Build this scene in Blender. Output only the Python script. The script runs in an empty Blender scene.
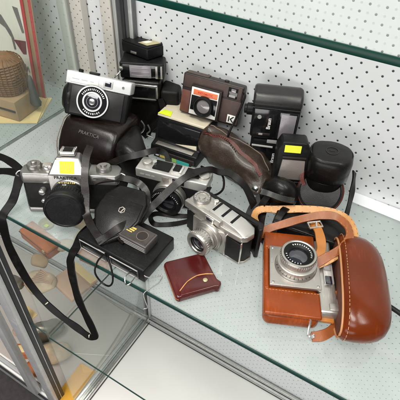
import bpy, bmesh, math, random
from math import radians, sin, cos, pi
from mathutils import Vector, Matrix, Euler
random.seed(7)
S = 0.001                                   # everything below is written in millimetres
scene = bpy.context.scene
COL = scene.collection

# ------------------------------------------------------------------ materials
MATS = {}
def nodes_of(name):
    m = bpy.data.materials.new(name); m.use_nodes = True
    nt = m.node_tree
    return m, nt, nt.nodes['Principled BSDF'], nt.nodes['Material Output']

def surf(name, col, rough=.5, metal=0., bump=0., scale=400., var=.12, rvar=.12, coat=0., spec=.5, kind='noise', sheen=0., vscale=None, dust=0., scuff=0.):
    """procedural surface: colour and roughness wander with noise, fine relief from noise or a leather grain"""
    m, nt, b, out = nodes_of(name)
    N, L = nt.nodes, nt.links
    tc = N.new('ShaderNodeTexCoord')
    n1 = N.new('ShaderNodeTexNoise'); n1.inputs['Scale'].default_value = vscale or scale * .12
    n1.inputs['Detail'].default_value = 5
    L.new(tc.outputs['Object'], n1.inputs['Vector'])
    mx = N.new('ShaderNodeMix'); mx.data_type = 'RGBA'
    c = Vector(col)
    mx.inputs['A'].default_value = (*(c * (1 - var)), 1)
    mx.inputs['B'].default_value = (*[min(1, x) for x in c * (1 + var)], 1)
    L.new(n1.outputs['Fac'], mx.inputs['Factor'])
    base = mx.outputs['Result']
    if dust > 0:                            # pale dust and scuffs on upward faces and in specks
        nd = N.new('ShaderNodeTexNoise'); nd.inputs['Scale'].default_value = 900; nd.inputs['Detail'].default_value = 8
        L.new(tc.outputs['Object'], nd.inputs['Vector'])
        rd = N.new('ShaderNodeValToRGB'); rd.color_ramp.elements[0].position = .52; rd.color_ramp.elements[1].position = .78
        rd.color_ramp.elements[1].color = (dust, dust, dust, 1)
        L.new(nd.outputs['Fac'], rd.inputs['Fac'])
        m2 = N.new('ShaderNodeMix'); m2.data_type = 'RGBA'
        L.new(rd.outputs['Color'], m2.inputs['Factor']); L.new(base, m2.inputs['A'])
        m2.inputs['B'].default_value = (.42, .38, .34, 1); base = m2.outputs['Result']
    if scuff > 0:                           # thin worn streaks and rubbed patches
        mp = N.new('ShaderNodeMapping'); mp.inputs['Scale'].default_value = (60, 420, 90); mp.inputs['Rotation'].default_value = (.5, .3, .7)
        L.new(tc.outputs['Object'], mp.inputs['Vector'])
        ns = N.new('ShaderNodeTexNoise'); ns.inputs['Scale'].default_value = 1; ns.inputs['Detail'].default_value = 7; ns.inputs['Roughness'].default_value = .62
        L.new(mp.outputs['Vector'], ns.inputs['Vector'])
        npz = N.new('ShaderNodeTexNoise'); npz.inputs['Scale'].default_value = 28; npz.inputs['Detail'].default_value = 3
        L.new(tc.outputs['Object'], npz.inputs['Vector'])
        pr = N.new('ShaderNodeMath'); pr.operation = 'MULTIPLY'; L.new(ns.outputs['Fac'], pr.inputs[0]); L.new(npz.outputs['Fac'], pr.inputs[1])
        rs = N.new('ShaderNodeMapRange'); rs.inputs['From Min'].default_value = .29; rs.inputs['From Max'].default_value = .40; rs.inputs['To Max'].default_value = scuff
        L.new(pr.outputs[0], rs.inputs['Value'])
        m3 = N.new('ShaderNodeMix'); m3.data_type = 'RGBA'; L.new(rs.outputs['Result'], m3.inputs['Factor']); L.new(base, m3.inputs['A'])
        m3.inputs['B'].default_value = (*[min(1, x * 1.8 + .012) for x in col], 1); base = m3.outputs['Result']
    L.new(base, b.inputs['Base Color'])
    mr = N.new('ShaderNodeMapRange')
    mr.inputs['To Min'].default_value = max(.02, rough - rvar); mr.inputs['To Max'].default_value = min(1, rough + rvar)
    n3 = N.new('ShaderNodeTexNoise'); n3.inputs['Scale'].default_value = scale * .3; n3.inputs['Detail'].default_value = 6
    L.new(tc.outputs['Object'], n3.inputs['Vector']); L.new(n3.outputs['Fac'], mr.inputs['Value'])
    L.new(mr.outputs['Result'], b.inputs['Roughness'])
    b.inputs['Metallic'].default_value = metal
    b.inputs['Coat Weight'].default_value = coat; b.inputs['Coat Roughness'].default_value = .12
    b.inputs['Specular IOR Level'].default_value = spec
    if bump > 0:
        bp = N.new('ShaderNodeBump'); bp.inputs['Strength'].default_value = bump; bp.inputs['Distance'].default_value = .0006
        if kind == 'ribs':
            t = N.new('ShaderNodeTexWave'); t.bands_direction = 'Z'; t.inputs['Scale'].default_value = 190; t.inputs['Distortion'].default_value = .6
            L.new(tc.outputs['Object'], t.inputs['Vector']); L.new(t.outputs['Fac'], bp.inputs['Height'])
        elif kind == 'leather':
            t = N.new('ShaderNodeTexVoronoi'); t.inputs['Scale'].default_value = scale * 2.6; t.feature = 'SMOOTH_F1'; bp.inputs['Strength'].default_value = bump * .55
            L.new(tc.outputs['Object'], t.inputs['Vector']); L.new(t.outputs['Distance'], bp.inputs['Height'])
        else:
            t = N.new('ShaderNodeTexNoise'); t.inputs['Scale'].default_value = scale; t.inputs['Detail'].default_value = 6
            L.new(tc.outputs['Object'], t.inputs['Vector']); L.new(t.outputs['Fac'], bp.inputs['Height'])
        L.new(bp.outputs['Normal'], b.inputs['Normal'])
    MATS[name] = m
    return m

def glass_pane(name, tint, refl=1.0, rough=.01, veil=0.):
    """thin clear sheet: tinted see-through plus a Fresnel mirror"""
    m = bpy.data.materials.new(name); m.use_nodes = True
    nt = m.node_tree; N, L = nt.nodes, nt.links
    for n in list(N): N.remove(n)
    out = N.new('ShaderNodeOutputMaterial')
    tr = N.new('ShaderNodeBsdfTransparent'); tr.inputs['Color'].default_value = (*tint, 1)
    gl = N.new('ShaderNodeBsdfGlossy'); gl.inputs['Roughness'].default_value = rough
    gl.inputs['Color'].default_value = (.95, 1, .98, 1)
    fr = N.new('ShaderNodeFresnel'); fr.inputs['IOR'].default_value = 1.5
    ml = N.new('ShaderNodeMath'); ml.operation = 'MULTIPLY'; ml.inputs[1].default_value = refl
    mix = N.new('ShaderNodeMixShader')
    ge = N.new('ShaderNodeNewGeometry'); inv = N.new('ShaderNodeMath'); inv.operation = 'SUBTRACT'; inv.inputs[0].default_value = 1
    L.new(ge.outputs['Backfacing'], inv.inputs[1])
    m0 = N.new('ShaderNodeMath'); m0.operation = 'MULTIPLY'; m0.use_clamp = True     # no mirror on inner faces of the pane
    L.new(fr.outputs[0], ml.inputs[0]); L.new(ml.outputs[0], m0.inputs[0]); L.new(inv.outputs[0], m0.inputs[1]); L.new(m0.outputs[0], mix.inputs['Fac'])
    L.new(tr.outputs[0], mix.inputs[1]); L.new(gl.outputs[0], mix.inputs[2])
    last = mix
    if veil > 0:                           # painted whitish veil for the pale sheen of the glass, mottled like wiped smears
        tc = N.new('ShaderNodeTexCoord')
        n = N.new('ShaderNodeTexNoise'); n.inputs['Scale'].default_value = 14; n.inputs['Detail'].default_value = 9; n.inputs['Roughness'].default_value = .68; n.inputs['Distortion'].default_value = .8
        L.new(tc.outputs['Object'], n.inputs['Vector'])
        mr = N.new('ShaderNodeMapRange'); mr.inputs['From Min'].default_value = .35; mr.inputs['From Max'].default_value = .8
        mr.inputs['To Min'].default_value = veil * .35; mr.inputs['To Max'].default_value = veil
        L.new(n.outputs['Fac'], mr.inputs['Value'])
        df = N.new('ShaderNodeBsdfDiffuse'); df.inputs['Color'].default_value = (.75, .8, .78, 1)
        m2 = N.new('ShaderNodeMixShader')
        L.new(mr.outputs['Result'], m2.inputs['Fac']); L.new(mix.outputs[0], m2.inputs[1]); L.new(df.outputs[0], m2.inputs[2])
        last = m2
    L.new(last.outputs[0], out.inputs['Surface'])
    MATS[name] = m
    return m

def pegboard(name, col, dx=20.6, dz=20.7, r=2.05, hole=(.02, .02, .022), ox=0., oz=0.):
    """enamelled sheet with staggered punched holes, in object space (x, z)"""
    m, nt, b, out = nodes_of(name)
    N, L = nt.nodes, nt.links
    tc = N.new('ShaderNodeTexCoord'); sp = N.new('ShaderNodeSeparateXYZ'); L.new(tc.outputs['Object'], sp.inputs[0])
    def mth(op, a, bb=None, c=None):
        n = N.new('ShaderNodeMath'); n.operation = op
        for i, v in enumerate((a, bb, c)):
            if v is None: continue
            if isinstance(v, (int, float)): n.inputs[i].default_value = v
            else: L.new(v, n.inputs[i])
        return n.outputs[0]
    def dist(offx, offz):
        u = mth('ADD', mth('MULTIPLY', sp.outputs['X'], 1 / (dx * S)), 1000.5 + offx + ox)
        v = mth('ADD', mth('MULTIPLY', sp.outputs['Z'], 1 / (dz * S)), 1000.5 + offz + oz)
        fu = mth('MULTIPLY', mth('SUBTRACT', mth('FRACT', u), .5), dx)
        fv = mth('MULTIPLY', mth('SUBTRACT', mth('FRACT', v), .5), dz)
        return mth('SQRT', mth('ADD', mth('MULTIPLY', fu, fu), mth('MULTIPLY', fv, fv)))
    d = mth('MINIMUM', dist(0, 0), dist(.5, .5))
    mr = N.new('ShaderNodeMapRange'); mr.inputs['From Min'].default_value = r - .25; mr.inputs['From Max'].default_value = r + .25
    L.new(d, mr.inputs['Value'])
    nz = N.new('ShaderNodeTexNoise'); nz.inputs['Scale'].default_value = 7; nz.inputs['Detail'].default_value = 8
    L.new(tc.outputs['Object'], nz.inputs['Vector'])
    mc = N.new('ShaderNodeMix'); mc.data_type = 'RGBA'
    mc.inputs['A'].default_value = (*(Vector(col) * .93), 1); mc.inputs['B'].default_value = (*(Vector(col) * 1.05), 1)
    L.new(nz.outputs['Fac'], mc.inputs['Factor'])
    mx = N.new('ShaderNodeMix'); mx.data_type = 'RGBA'
    mx.inputs['A'].default_value = (*hole, 1)
    L.new(mc.outputs['Result'], mx.inputs['B']); L.new(mr.outputs['Result'], mx.inputs['Factor'])
    L.new(mx.outputs['Result'], b.inputs['Base Color'])
    b.inputs['Roughness'].default_value = .38; b.inputs['Specular IOR Level'].default_value = .4
    bp = N.new('ShaderNodeBump'); bp.inputs['Strength'].default_value = .5; bp.inputs['Distance'].default_value = .001
    m2 = N.new('ShaderNodeMapRange'); m2.inputs['From Min'].default_value = r - .6; m2.inputs['From Max'].default_value = r + .6
    L.new(d, m2.inputs['Value']); L.new(m2.outputs['Result'], bp.inputs['Height']); L.new(bp.outputs['Normal'], b.inputs['Normal'])
    MATS[name] = m
    return m

pegboard('pegboard_enamel', (.72, .73, .745), r=1.6, hole=(.045, .047, .052))
pegboard('pegboard_hazed', (.72, .74, .745), r=1.25, hole=(.20, .21, .215))  # same board below the shelf; glass haze painted in as paler, smaller holes
pegboard('perforated_cream', (.66, .63, .57), 15, 15, 1.1, (.22, .20, .17))
glass_pane('shelf_glass', (.955, .988, .975), 1.1, .012, .22)
glass_pane('upper_glass', (.955, .98, .965), .8, .01, .10)
glass_pane('side_glass', (.91, .945, .925), 1.0, .01, .06)
glass_pane('partition_glass', (.95, .97, .965), .8, .015, .11)
glass_pane('lower_glass', (.985, .992, .99), .35, .01, .012)
surf('glass_edge', (.003, .042, .030), .3, 0, 0, 60, .5, .1, spec=.3, vscale=9)
surf('glass_edge_pale', (.012, .05, .042), .15, 0, 0, 60, .4, .05, spec=.7)
surf('white_enamel', (.88, .85, .82), .4, 0, .08, 60, .05, .1, vscale=5)
surf('grey_board', (.44, .39, .35), .55, 0, .1, 80, .12, .1, vscale=6)
surf('cream_paint', (.60, .61, .57), .4, 0, .05, 120, .06, .1)
surf('aluminium', (.62, .62, .62), .42, .45, .08, 500, .08, .1, scuff=0.3)
surf('steel', (.55, .54, .52), .25, 1, .05, 500, .1, .1)
surf('dark_track', (.03, .03, .032), .45, 0, .1, 300)
surf('post_grey', (.16, .165, .17), .4, .6, .05, 300)
surf('carpet', (.05, .045, .045), .95, 0, .9, 600, .5)
surf('black_plastic', (.0075, .0075, .008), .36, 0, .18, 1500, .3, .1, dust=.03, spec=0.20, scuff=0.35)
surf('black_gloss', (.008, .008, .009), .10, 0, .03, 300, .3, .05, coat=.5, scuff=0.25)
surf('black_leatherette', (.008, .0075, .0075), .42, 0, .55, 900, .3, .1, kind='leather', dust=.03, spec=0.20, scuff=0.3)
surf('black_leather', (.006, .005, .0048), .34, 0, .35, 520, .35, .12, kind='leather', coat=.12, dust=.02, spec=0.25, scuff=0.45)
surf('brown_black_leather', (.0085, .0045, .0036), .27, 0, .25, 420, .35, .08, kind='leather', coat=.1, spec=0.30, scuff=0.45)
surf('strap_black', (.0065, .0055, .0055), .36, 0, .4, 700, .3, .1, kind='leather', spec=0.20, scuff=0.5)
surf('strap_brown_black', (.008, .0055, .005), .3, 0, .3, 600, .3, .1, kind='leather', coat=.08, spec=0.28, scuff=0.5)
surf('chrome', (.82, .80, .77), .2, .9, .03, 700, .06, .06)
surf('satin_chrome', (.50, .475, .44), .36, .85, .10, 1400, .10, .10, vscale=60, scuff=0.35)
surf('camera_grey', (.33, .32, .305), .34, .85, .10, 1400, .12, .10, vscale=60, scuff=.35)
surf('silver_paint', (.56, .54, .52), .40, .6, .08, 1200, .10, .1, vscale=50, scuff=0.35)
surf('white_plate', (.74, .74, .75), .28, .15, .03, 600, .04, .08, scuff=0.25)
surf('cream_plastic', (.62, .55, .42), .38, 0, .06, 500, .14, .1, vscale=30, scuff=0.3)
surf('brown_plastic', (.07, .042, .037), .42, 0, .4, 1300, .2, .1, scuff=0.3)
surf('brown_plastic_smooth', (.017, .014, .015), .33, 0, .1, 900, .2, .1)
surf('red_brown_side', (.15, .055, .04), .4, 0, .2, 900, .2, .1)
surf('dark_brown', (.022, .015, .014), .4, 0, .2, 900, .2, .1)
surf('orange_print', (.80, .20, .08), .4, 0, 0, 300, .12, .1)
surf('white_print', (.85, .83, .80), .45, 0, 0, 300, .05, .1)
surf('ivory_print', (.78, .70, .58), .45, 0, 0, 300, .05, .1)
surf('grey_print', (.35, .34, .33), .45, 0, 0, 300, .05, .1)
surf('black_print', (.01, .01, .01), .5, 0, 0, 300, .05, .1)
surf('gold_print', (.70, .55, .14), .4, .2, 0, 300, .05, .1)
surf('teal_print', (.04, .40, .36), .4, 0, 0, 300, .1, .1)
surf('green_print', (.30, .52, .14), .4, 0, 0, 300, .1, .1)
surf('sticker_yellow', (.86, .88, .05), .5, 0, .02, 300, .05, .05)
surf('sticker_lime', (.72, .86, .03), .5, 0, .02, 300, .06, .05)
surf('box_grey', (.11, .10, .098), .3, .4, .05, 400, .2, .1)
surf('label_dark', (.07, .06, .055), .3, .3, .05, 400, .5, .1, vscale=80)
surf('emblem_ivory', (.42, .38, .33), .45, 0, 0, 300, .05, .1)
surf('emboss_grey', (.13, .115, .105), .5, 0, 0, 300, .2, .1)
surf('gold_label', (.50, .44, .25), .35, .3, .05, 500, .15, .1)
surf('lens_glass', (.012, .012, .022), .03, 0, 0, 100, .2, .01, coat=1., spec=.9)
surf('lens_grey', (.22, .20, .20), .08, 0, 0, 100, .2, .03, coat=1., spec=.8)
surf('flash_window', (.36, .33, .36), .2, .35, .25, 260, .2, .08, coat=.5, kind='ribs')
surf('flash_window_dull', (.25, .215, .20), .32, .2, .22, 260, .2, .08, coat=.3, kind='ribs')
surf('tan_case', (.24, .042, .0035), .26, 0, .10, 700, .30, .09, kind='leather', coat=.05, spec=.36, vscale=34, scuff=0.5)
surf('flap_case', (.135, .021, .002), .22, 0, .09, 620, .34, .09, kind='leather', spec=.36, vscale=26, scuff=.4)
surf('case_inside', (.12, .035, .018), .7, 0, .4, 900, .3, .1)
surf('case_seam', (.50, .24, .11), .5, 0, .3, 900, .2, .1)
surf('strap_tan', (.62, .30, .105), .42, 0, .3, 700, .2, .1, kind='leather', vscale=60, scuff=0.35)
surf('strap_rust', (.30, .085, .022), .38, 0, .3, 700, .22, .1, kind='leather', vscale=60, scuff=0.4)
surf('strap_amber', (.46, .165, .03), .40, 0, .3, 700, .2, .1, kind='leather')
surf('oxblood', (.07, .006, .0055), .24, 0, .14, 480, .3, .08, kind='leather', coat=.3, vscale=25, scuff=0.4)
surf('pouch_leather', (.042, .026, .019), .40, 0, .6, 330, .45, .15, kind='leather', coat=.15, vscale=30, dust=.12, scuff=0.5)
surf('pouch_zip', (.10, .018, .011), .45, 0, .8, 900, .4, .1)
surf('seam_thread', (.20, .15, .12), .6, 0, .3, 900, .2)
surf('tag_white', (.82, .83, .86), .5, 0, .05, 200, .03, .1)
surf('paper_cream', (.78, .74, .66), .7, 0, .1, 200, .06, .1, vscale=10)
surf('red_border', (.55, .03, .035), .5, 0, .05, 200, .08, .1)
surf('grey_ink', (.16, .14, .13), .6, 0, .0, 200, .25, .1)
surf('maroon_ink', (.15, .02, .03), .6, 0, .0, 200, .25, .1)
surf('card_tan', (.78, .58, .28), .7, 0, .15, 200, .10, .1, vscale=20)
surf('wicker', (.25, .125, .055), .7, 0, .9, 260, .35, .1, vscale=120)
surf('crate_tan', (.40, .255, .14), .65, 0, .35, 150, .25, .1, vscale=25)
surf('rag_grey', (.07, .065, .06), .8, 0, .6, 300, .5, .1, vscale=60)
surf('envelope', (.72, .36, .03), .6, 0, .1, 150, .1, .1, vscale=20)
surf('terracotta', (.46, .13, .035), .6, 0, .8, 140, .6, .1, vscale=25)
surf('shell', (.56, .43, .28), .5, 0, .9, 160, .65, .1, vscale=30)
surf('paper_peach', (.52, .33, .22), .7, 0, .4, 150, .4, .1, vscale=15)
surf('pewter', (.22, .20, .16), .35, .8, .3, 200, .3, .1)
surf('bead_white', (.78, .70, .68), .3, 0, .1, 300, .1, .1)

# ------------------------------------------------------------------ mesh helper
class G:
    """collects shapes in millimetres and links them as ONE mesh object"""
    def __init__(self): self.bm = bmesh.new(); self.mats = []
    def mi(self, mat):
        if mat not in self.mats: self.mats.append(mat)
        return self.mats.index(mat)
    def _add(self, t, mat, M=None, smooth=True):
        i = self.mi(mat)
        if M is not None: bmesh.ops.transform(t, matrix=M, verts=t.verts)
        for f in t.faces: f.material_index = i; f.smooth = smooth
        me = bpy.data.meshes.new('t'); t.to_mesh(me); t.free()
        self.bm.from_mesh(me); bpy.data.meshes.remove(me)
        return self
    @staticmethod
    def _bev(t, w, seg):
        if w > 0:
            es = [e for e in t.edges if len(e.link_faces) == 2 and e.calc_face_angle(0) > .35]
            bmesh.ops.bevel(t, geom=es, offset=w, segments=seg, profile=.5, affect='EDGES', clamp_overlap=True)
    def box(self, c, s, mat, bev=.6, seg=2, M=None):
        t = bmesh.new(); bmesh.ops.create_cube(t, size=1)
        for v in t.verts: v.co = Vector((v.co.x * s[0] + c[0], v.co.y * s[1] + c[1], v.co.z * s[2] + c[2]))
        self._bev(t, min(bev, min(s) * .45), seg)
        return self._add(t, mat, M)
    def prism(self, pts, a, b, mat, plane='xz', bev=.6, seg=2, M=None):
        """outline pts in a plane, pushed from a to b along the third axis"""
        t = bmesh.new()
        def mk(p, k):
            return {'xz': (p[0], k, p[1]), 'yz': (k, p[0], p[1]), 'xy': (p[0], p[1], k)}[plane]
        A = [t.verts.new(mk(p, a)) for p in pts]; B = [t.verts.new(mk(p, b)) for p in pts]
        n = len(pts); t.faces.new(A); t.faces.new(B[::-1])
        for i in range(n): t.faces.new((A[i], B[i], B[(i + 1) % n], A[(i + 1) % n]))
        bmesh.ops.recalc_face_normals(t, faces=t.faces)
        self._bev(t, bev, seg)
        return self._add(t, mat, M)
    def lathe(self, prof, mat, M=None, seg=40, cap=True):
        """prof: (radius, height along +z)"""
        t = bmesh.new(); rings = []
        for r, h in prof:
            rings.append([t.verts.new((r * cos(2 * pi * k / seg), r * sin(2 * pi * k / seg), h)) for k in range(seg)])
        for A, B in zip(rings, rings[1:]):
            for k in range(seg): t.faces.new((A[k], A[(k + 1) % seg], B[(k + 1) % seg], B[k]))
        if cap:
            t.faces.new(rings[0][::-1]); t.faces.new(rings[-1])
        bmesh.ops.recalc_face_normals(t, faces=t.faces)
        return self._add(t, mat, M)
    def tube(self, pts, r, mat, seg=10, sm=5, M=None):
        P_ = smooth(pts, sm); t = bmesh.new(); rings = []
        up = Vector((0, 0, 1))
        for i, p in enumerate(P_):
            d = (P_[min(i + 1, len(P_) - 1)] - P_[max(i - 1, 0)]).normalized()
            a = d.cross(up)
            if a.length < .1: a = d.cross(Vector((1, 0, 0)))
            a.normalize(); bvec = d.cross(a).normalized()
            rings.append([t.verts.new(p + (a * cos(2 * pi * k / seg) + bvec * sin(2 * pi * k / seg)) * r) for k in range(seg)])
        for A, B in zip(rings, rings[1:]):
            for k in range(seg): t.faces.new((A[k], A[(k + 1) % seg], B[(k + 1) % seg], B[k]))
        t.faces.new(rings[0][::-1]); t.faces.new(rings[-1])
        bmesh.ops.recalc_face_normals(t, faces=t.faces)
        return self._add(t, mat, M)
    def ribbon(self, pts, w, th, mat, face, sm=6, M=None, stitch=None):
        """flat strap; face = one vector, or one per point, that the broad side looks along"""
        P_ = smooth(pts, sm)
        F = [Vector(f) for f in (face if isinstance(face, list) else [face] * len(pts))]
        Fs = smooth([tuple(f) for f in F], sm)
        t = bmesh.new(); rings = []
        for i, p in enumerate(P_):
            d = (P_[min(i + 1, len(P_) - 1)] - P_[max(i - 1, 0)]).normalized()
            a = d.cross(Fs[i].normalized())
            if a.length < .05: a = d.cross(Vector((.3, .5, .8)))
            a.normalize(); n = a.cross(d).normalized()
            wv = .10 * sin(i * .9 + len(pts)) + .07 * sin(i * .37 + 1); a = (a + n * wv).normalized(); n = a.cross(d).normalized()
            h, e = w / 2 * (1 + .05 * sin(i * .61 + w)), th / 2
            if stitch and 0 < i < len(P_) - 1 and i % 2 == 0:
                for sd in (-1, 1):
                    q = p + a * sd * h * .78
                    for off in (e, -e):
                        self.tube([q + n * off - d * 1.2, q + n * off + d * 1.2], .32, stitch, 5, 1)
            rings.append([t.verts.new(p + a * x + n * y) for x, y in ((-h, -e * .3), (-h * .93, -e), (h * .93, -e), (h, -e * .3), (h, e * .3), (h * .93, e), (-h * .93, e), (-h, e * .3))])
        for A, B in zip(rings, rings[1:]):
            for k in range(8): t.faces.new((A[k], A[(k + 1) % 8], B[(k + 1) % 8], B[k]))
        t.faces.new(rings[0][::-1]); t.faces.new(rings[-1])
        bmesh.ops.recalc_face_normals(t, faces=t.faces)
        return self._add(t, mat, M)
    def loft(self, rings_pts, mat, M=None, sub=0):
        """closed skin through equal-length rings, ends capped"""
        t = bmesh.new()
        R = [[t.verts.new(p) for p in ring] for ring in rings_pts]
        n = len(R[0])
        for A, B in zip(R, R[1:]):
            for k in range(n): t.faces.new((A[k], A[(k + 1) % n], B[(k + 1) % n], B[k]))
        t.faces.new(R[0][::-1]); t.faces.new(R[-1])
        bmesh.ops.recalc_face_normals(t, faces=t.faces)
        if sub: 
            bmesh.ops.subdivide_edges(t, edges=t.edges, cuts=sub, use_grid_fill=True, smooth=1.0)
        return self._add(t, mat, M)
    def build(self, name, parent=None, world=False, label=None, sharp=38, wobble=0.):
        if wobble:
            from mathutils import noise
            for v in self.bm.verts: v.co += noise.noise_vector(v.co * .03) * wobble
        if world and parent is not None:
            Mi = Matrix.LocRotScale(Vector(parent.location) / S, parent.rotation_euler, None).inverted()
            bmesh.ops.transform(self.bm, matrix=Mi, verts=self.bm.verts)
        bmesh.ops.transform(self.bm, matrix=Matrix.Scale(S, 4), verts=self.bm.verts)
        me = bpy.data.meshes.new(name); self.bm.to_mesh(me); self.bm.free()
        for m in self.mats: me.materials.append(MATS[m])
        me.set_sharp_from_angle(angle=radians(sharp))
        o = bpy.data.objects.new(name, me); COL.objects.link(o)
        if parent is not None: o.parent = parent
        if label: o['label'] = label
        return o

def smooth(pts, n):
    P_ = [Vector(p) for p in pts]
    if n <= 1 or len(P_) < 3: return P_
    out = []
    for i in range(len(P_) - 1):
        p0 = P_[max(i - 1, 0)]; p1 = P_[i]; p2 = P_[i + 1]; p3 = P_[min(i + 2, len(P_) - 1)]
        for k in range(n):
            t = k / n
            out.append(.5 * ((2 * p1) + (p2 - p0) * t + (2 * p0 - 5 * p1 + 4 * p2 - p3) * t * t + (3 * p1 - p0 - 3 * p2 + p3) * t ** 3))
    out.append(P_[-1])
    return out

def tag(o, label, cat, group=None):
    o['label'] = label; o['category'] = cat
    if group: o['group'] = group
    return o
def thing(name, label, cat, loc, rot=(0, 0, 0), group=None):
    o = bpy.data.objects.new(name, None); COL.objects.link(o)
    o.empty_display_size = .01
    o.location = Vector(loc) * S; o.rotation_euler = [radians(a) for a in rot]
    return tag(o, label, cat, group)
def struct(name, g):
    o = g.build(name); o['kind'] = 'structure'; return o

FRONT = Matrix.Rotation(radians(90), 4, 'X')         # lathe axis +z -> -y (towards the viewer)
def at(x, y, z, R=None):
    return Matrix.Translation((x, y, z)) @ (R if R is not None else Matrix.Identity(4))
def lettering(text, size, M, mat, parent, name='lettering', depth=.12, bold=0., spacing=1.):
    """built-in font turned into a mesh; M maps text plane (x right, y up, z out) to the parent in mm"""
    cu = bpy.data.curves.new(name, 'FONT'); cu.body = text; cu.size = size * S
    cu.extrude = depth * S; cu.align_x = 'CENTER'; cu.align_y = 'CENTER'; cu.offset = bold * S; cu.space_character = spacing
    o = bpy.data.objects.new(name, cu); COL.objects.link(o)
    dg = bpy.context.evaluated_depsgraph_get()
    me = bpy.data.meshes.new_from_object(o.evaluated_get(dg))
    bpy.data.objects.remove(o); bpy.data.curves.remove(cu)
    M2 = M.copy(); M2.translation = M.translation * S
    me.transform(M2); me.materials.clear(); me.materials.append(MATS[mat])
    ob = bpy.data.objects.new(name, me); COL.objects.link(ob); ob.parent = parent
    return ob
def sticker(parent, c, s, M=None, mat='sticker_yellow'):
    return G().box(c, s, mat, .1, 1, M).build('price_sticker', parent)

# ------------------------------------------------------------------ the setting
YW = 575
struct('pegboard_wall', G().box((-150, YW + 2, 391), (2600, 4, 798), 'pegboard_enamel', 0))
struct('lower_back_wall', G().box((-150, YW + 2, -379), (2600, 4, 741), 'pegboard_hazed', 0))
struct('cabinet_floor', G().box((-150, 410, -748), (2600, 328, 10), 'white_enamel', 0))
struct('shop_floor', G().box((-150, -200, -905), (4200, 3600, 8), 'carpet', 0))

cab = thing('display_cabinet', 'glass display cabinet with aluminium posts, rails and side panes around the cameras', 'cabinet', (-476, 245, -743))
def C_(n, g, label=None): return g.build(n, cab, world=True, label=label)
g = G()                                                             # rail where the perforated back meets the base
g.box((-150, 568, -733), (2590, 8, 20), 'steel', 1.5); g.box((-150, 560, -739), (2590, 6, 8), 'aluminium', 1); g.box((-150, 553, -741.5), (2590, 2, 3), 'dark_track', .3)
C_('bottom_rail', g, 'brushed steel rail along the foot of the perforated back')
g = G()
g.box((-474, 405, -738), (9, 318, 10), 'steel', 1); g.box((-484, 405, -741), (3, 318, 4), 'dark_track', .4); g.box((-492, 405, -738.5), (7, 318, 9), 'aluminium', 1); g.box((-464, 405, -741), (2.5, 318, 4), 'dark_track', .4)
C_('side_rail', g, 'steel channel under the inner glass partition')
C_('partition_pane', G().box((-478, 405, -372), (5, 316, 720), 'partition_glass', .4), 'clear glass partition below the shelf')
g = G()
for x in (-485.5, -469.5):
    g.box((x, 569, -380), (4, 9, 690), 'aluminium', .8)
g.box((-477.5, 572, -380), (11, 5, 690), 'dark_track', .3)
C_('corner_channel', g, 'aluminium channel holding the partition at the back')
g = G()                                                             # slotted shelf standard
g.box((-470, 569, 370), (42, 8, 790), 'post_grey', 1)
for x in (-486, -470, -454): g.box((x, 564, 370), (7, 3, 790), 'aluminium' if x != -470 else 'dark_track', .8)
C_('shelf_standard', g, 'dark grey slotted shelf standard with aluminium fins')
C_('cream_pilaster', G().box((-505, 568, 370), (24, 12, 790), 'perforated_cream', 1.5), 'cream perforated strip beside the slotted standard')
C_('cream_pilaster', G().box((-569, 566, 370), (27, 16, 790), 'perforated_cream', 2), 'wide cream perforated strip behind the black and white camera')
C_('pale_pilaster', G().box((-606, 567, 370), (22, 13, 790), 'cream_paint', 2), 'pale plain strip at the side pane')
C_('side_pane', G().box((-598, 404, 372), (5, 314, 740), 'side_glass', .4), 'greenish glass side pane above the shelf')
g = G()
g.box((-542, 229, -330), (28, 13, 1150), 'aluminium', 2)
g.box((-542, 240.5, -330), (25, 9, 1150), 'dark_track', 1); g.box((-542, 246, -330), (26, 2, 1150), 'aluminium', .4); g.box((-542, 252, -330), (25, 9, 1150), 'dark_track', 1)
C_('front_post', g, 'aluminium front post with two black rubber tracks')
g = G(); g.box((-612, 226, -470), (30, 18, 560), 'aluminium', 3)
C_('door_stile', g, 'broad grey aluminium stile of the open door')
g = G(); g.box((-150, 240, -800), (2600, 10, 110), 'aluminium', 2); g.box((-150, 233, -765), (2600, 5, 12), 'white_enamel', 1); g.box((-150, 233, -800), (2600, 4, 8), 'dark_track', .5)
C_('plinth', g, 'aluminium plinth of the cabinet above the dark floor')

def shelf(name, label, x0, x1, y0, y1, ztop, th, mat, edge):
    t = thing(name, label, 'shelf', ((x0 + x1) / 2, (y0 + y1) / 2, ztop - th))
    G().box(((x0 + x1) / 2, (y0 + y1) / 2 + 1, ztop - th / 2), (x1 - x0 - 2, y1 - y0 - 3, th), mat, 0).build('pane', t, world=True)
    G().box(((x0 + x1) / 2, y0 + .6, ztop - th / 2), (x1 - x0, 1.6, th), edge, .3).build('front_edge', t, world=True)
    G().box((x0 + .6, (y0 + y1) / 2 + 2, ztop - th / 2), (1.6, y1 - y0 - 6, th), edge, .3).build('side_edge', t, world=True)
    return t
shelf('glass_shelf', 'clear glass shelf that all the cameras and cases stand on', -595, 1000, 245, 568, 0, 6, 'shelf_glass', 'glass_edge_pale')
shelf('glass_shelf', 'upper glass shelf with a thick dark green front edge above the cameras', -440, 1000, 245, 560, 357.2, 5, 'upper_glass', 'glass_edge')
shelf('glass_shelf', 'lowest glass shelf, seen through the top glass near the white cabinet floor', -472, 1000, 245, 560, -363, 4, 'lower_glass', 'glass_edge_pale')
shelf('glass_shelf', 'lower glass shelf of the neighbouring bay carrying the tan and orange oddments', -1200, -483, 249, 560, -363, 5, 'lower_glass', 'glass_edge_pale')
shelf('glass_shelf', 'glass shelf of the neighbouring bay under the brown basket', -1300, -604, 300, 566, -4, 6, 'upper_glass', 'glass_edge_pale')

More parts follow.
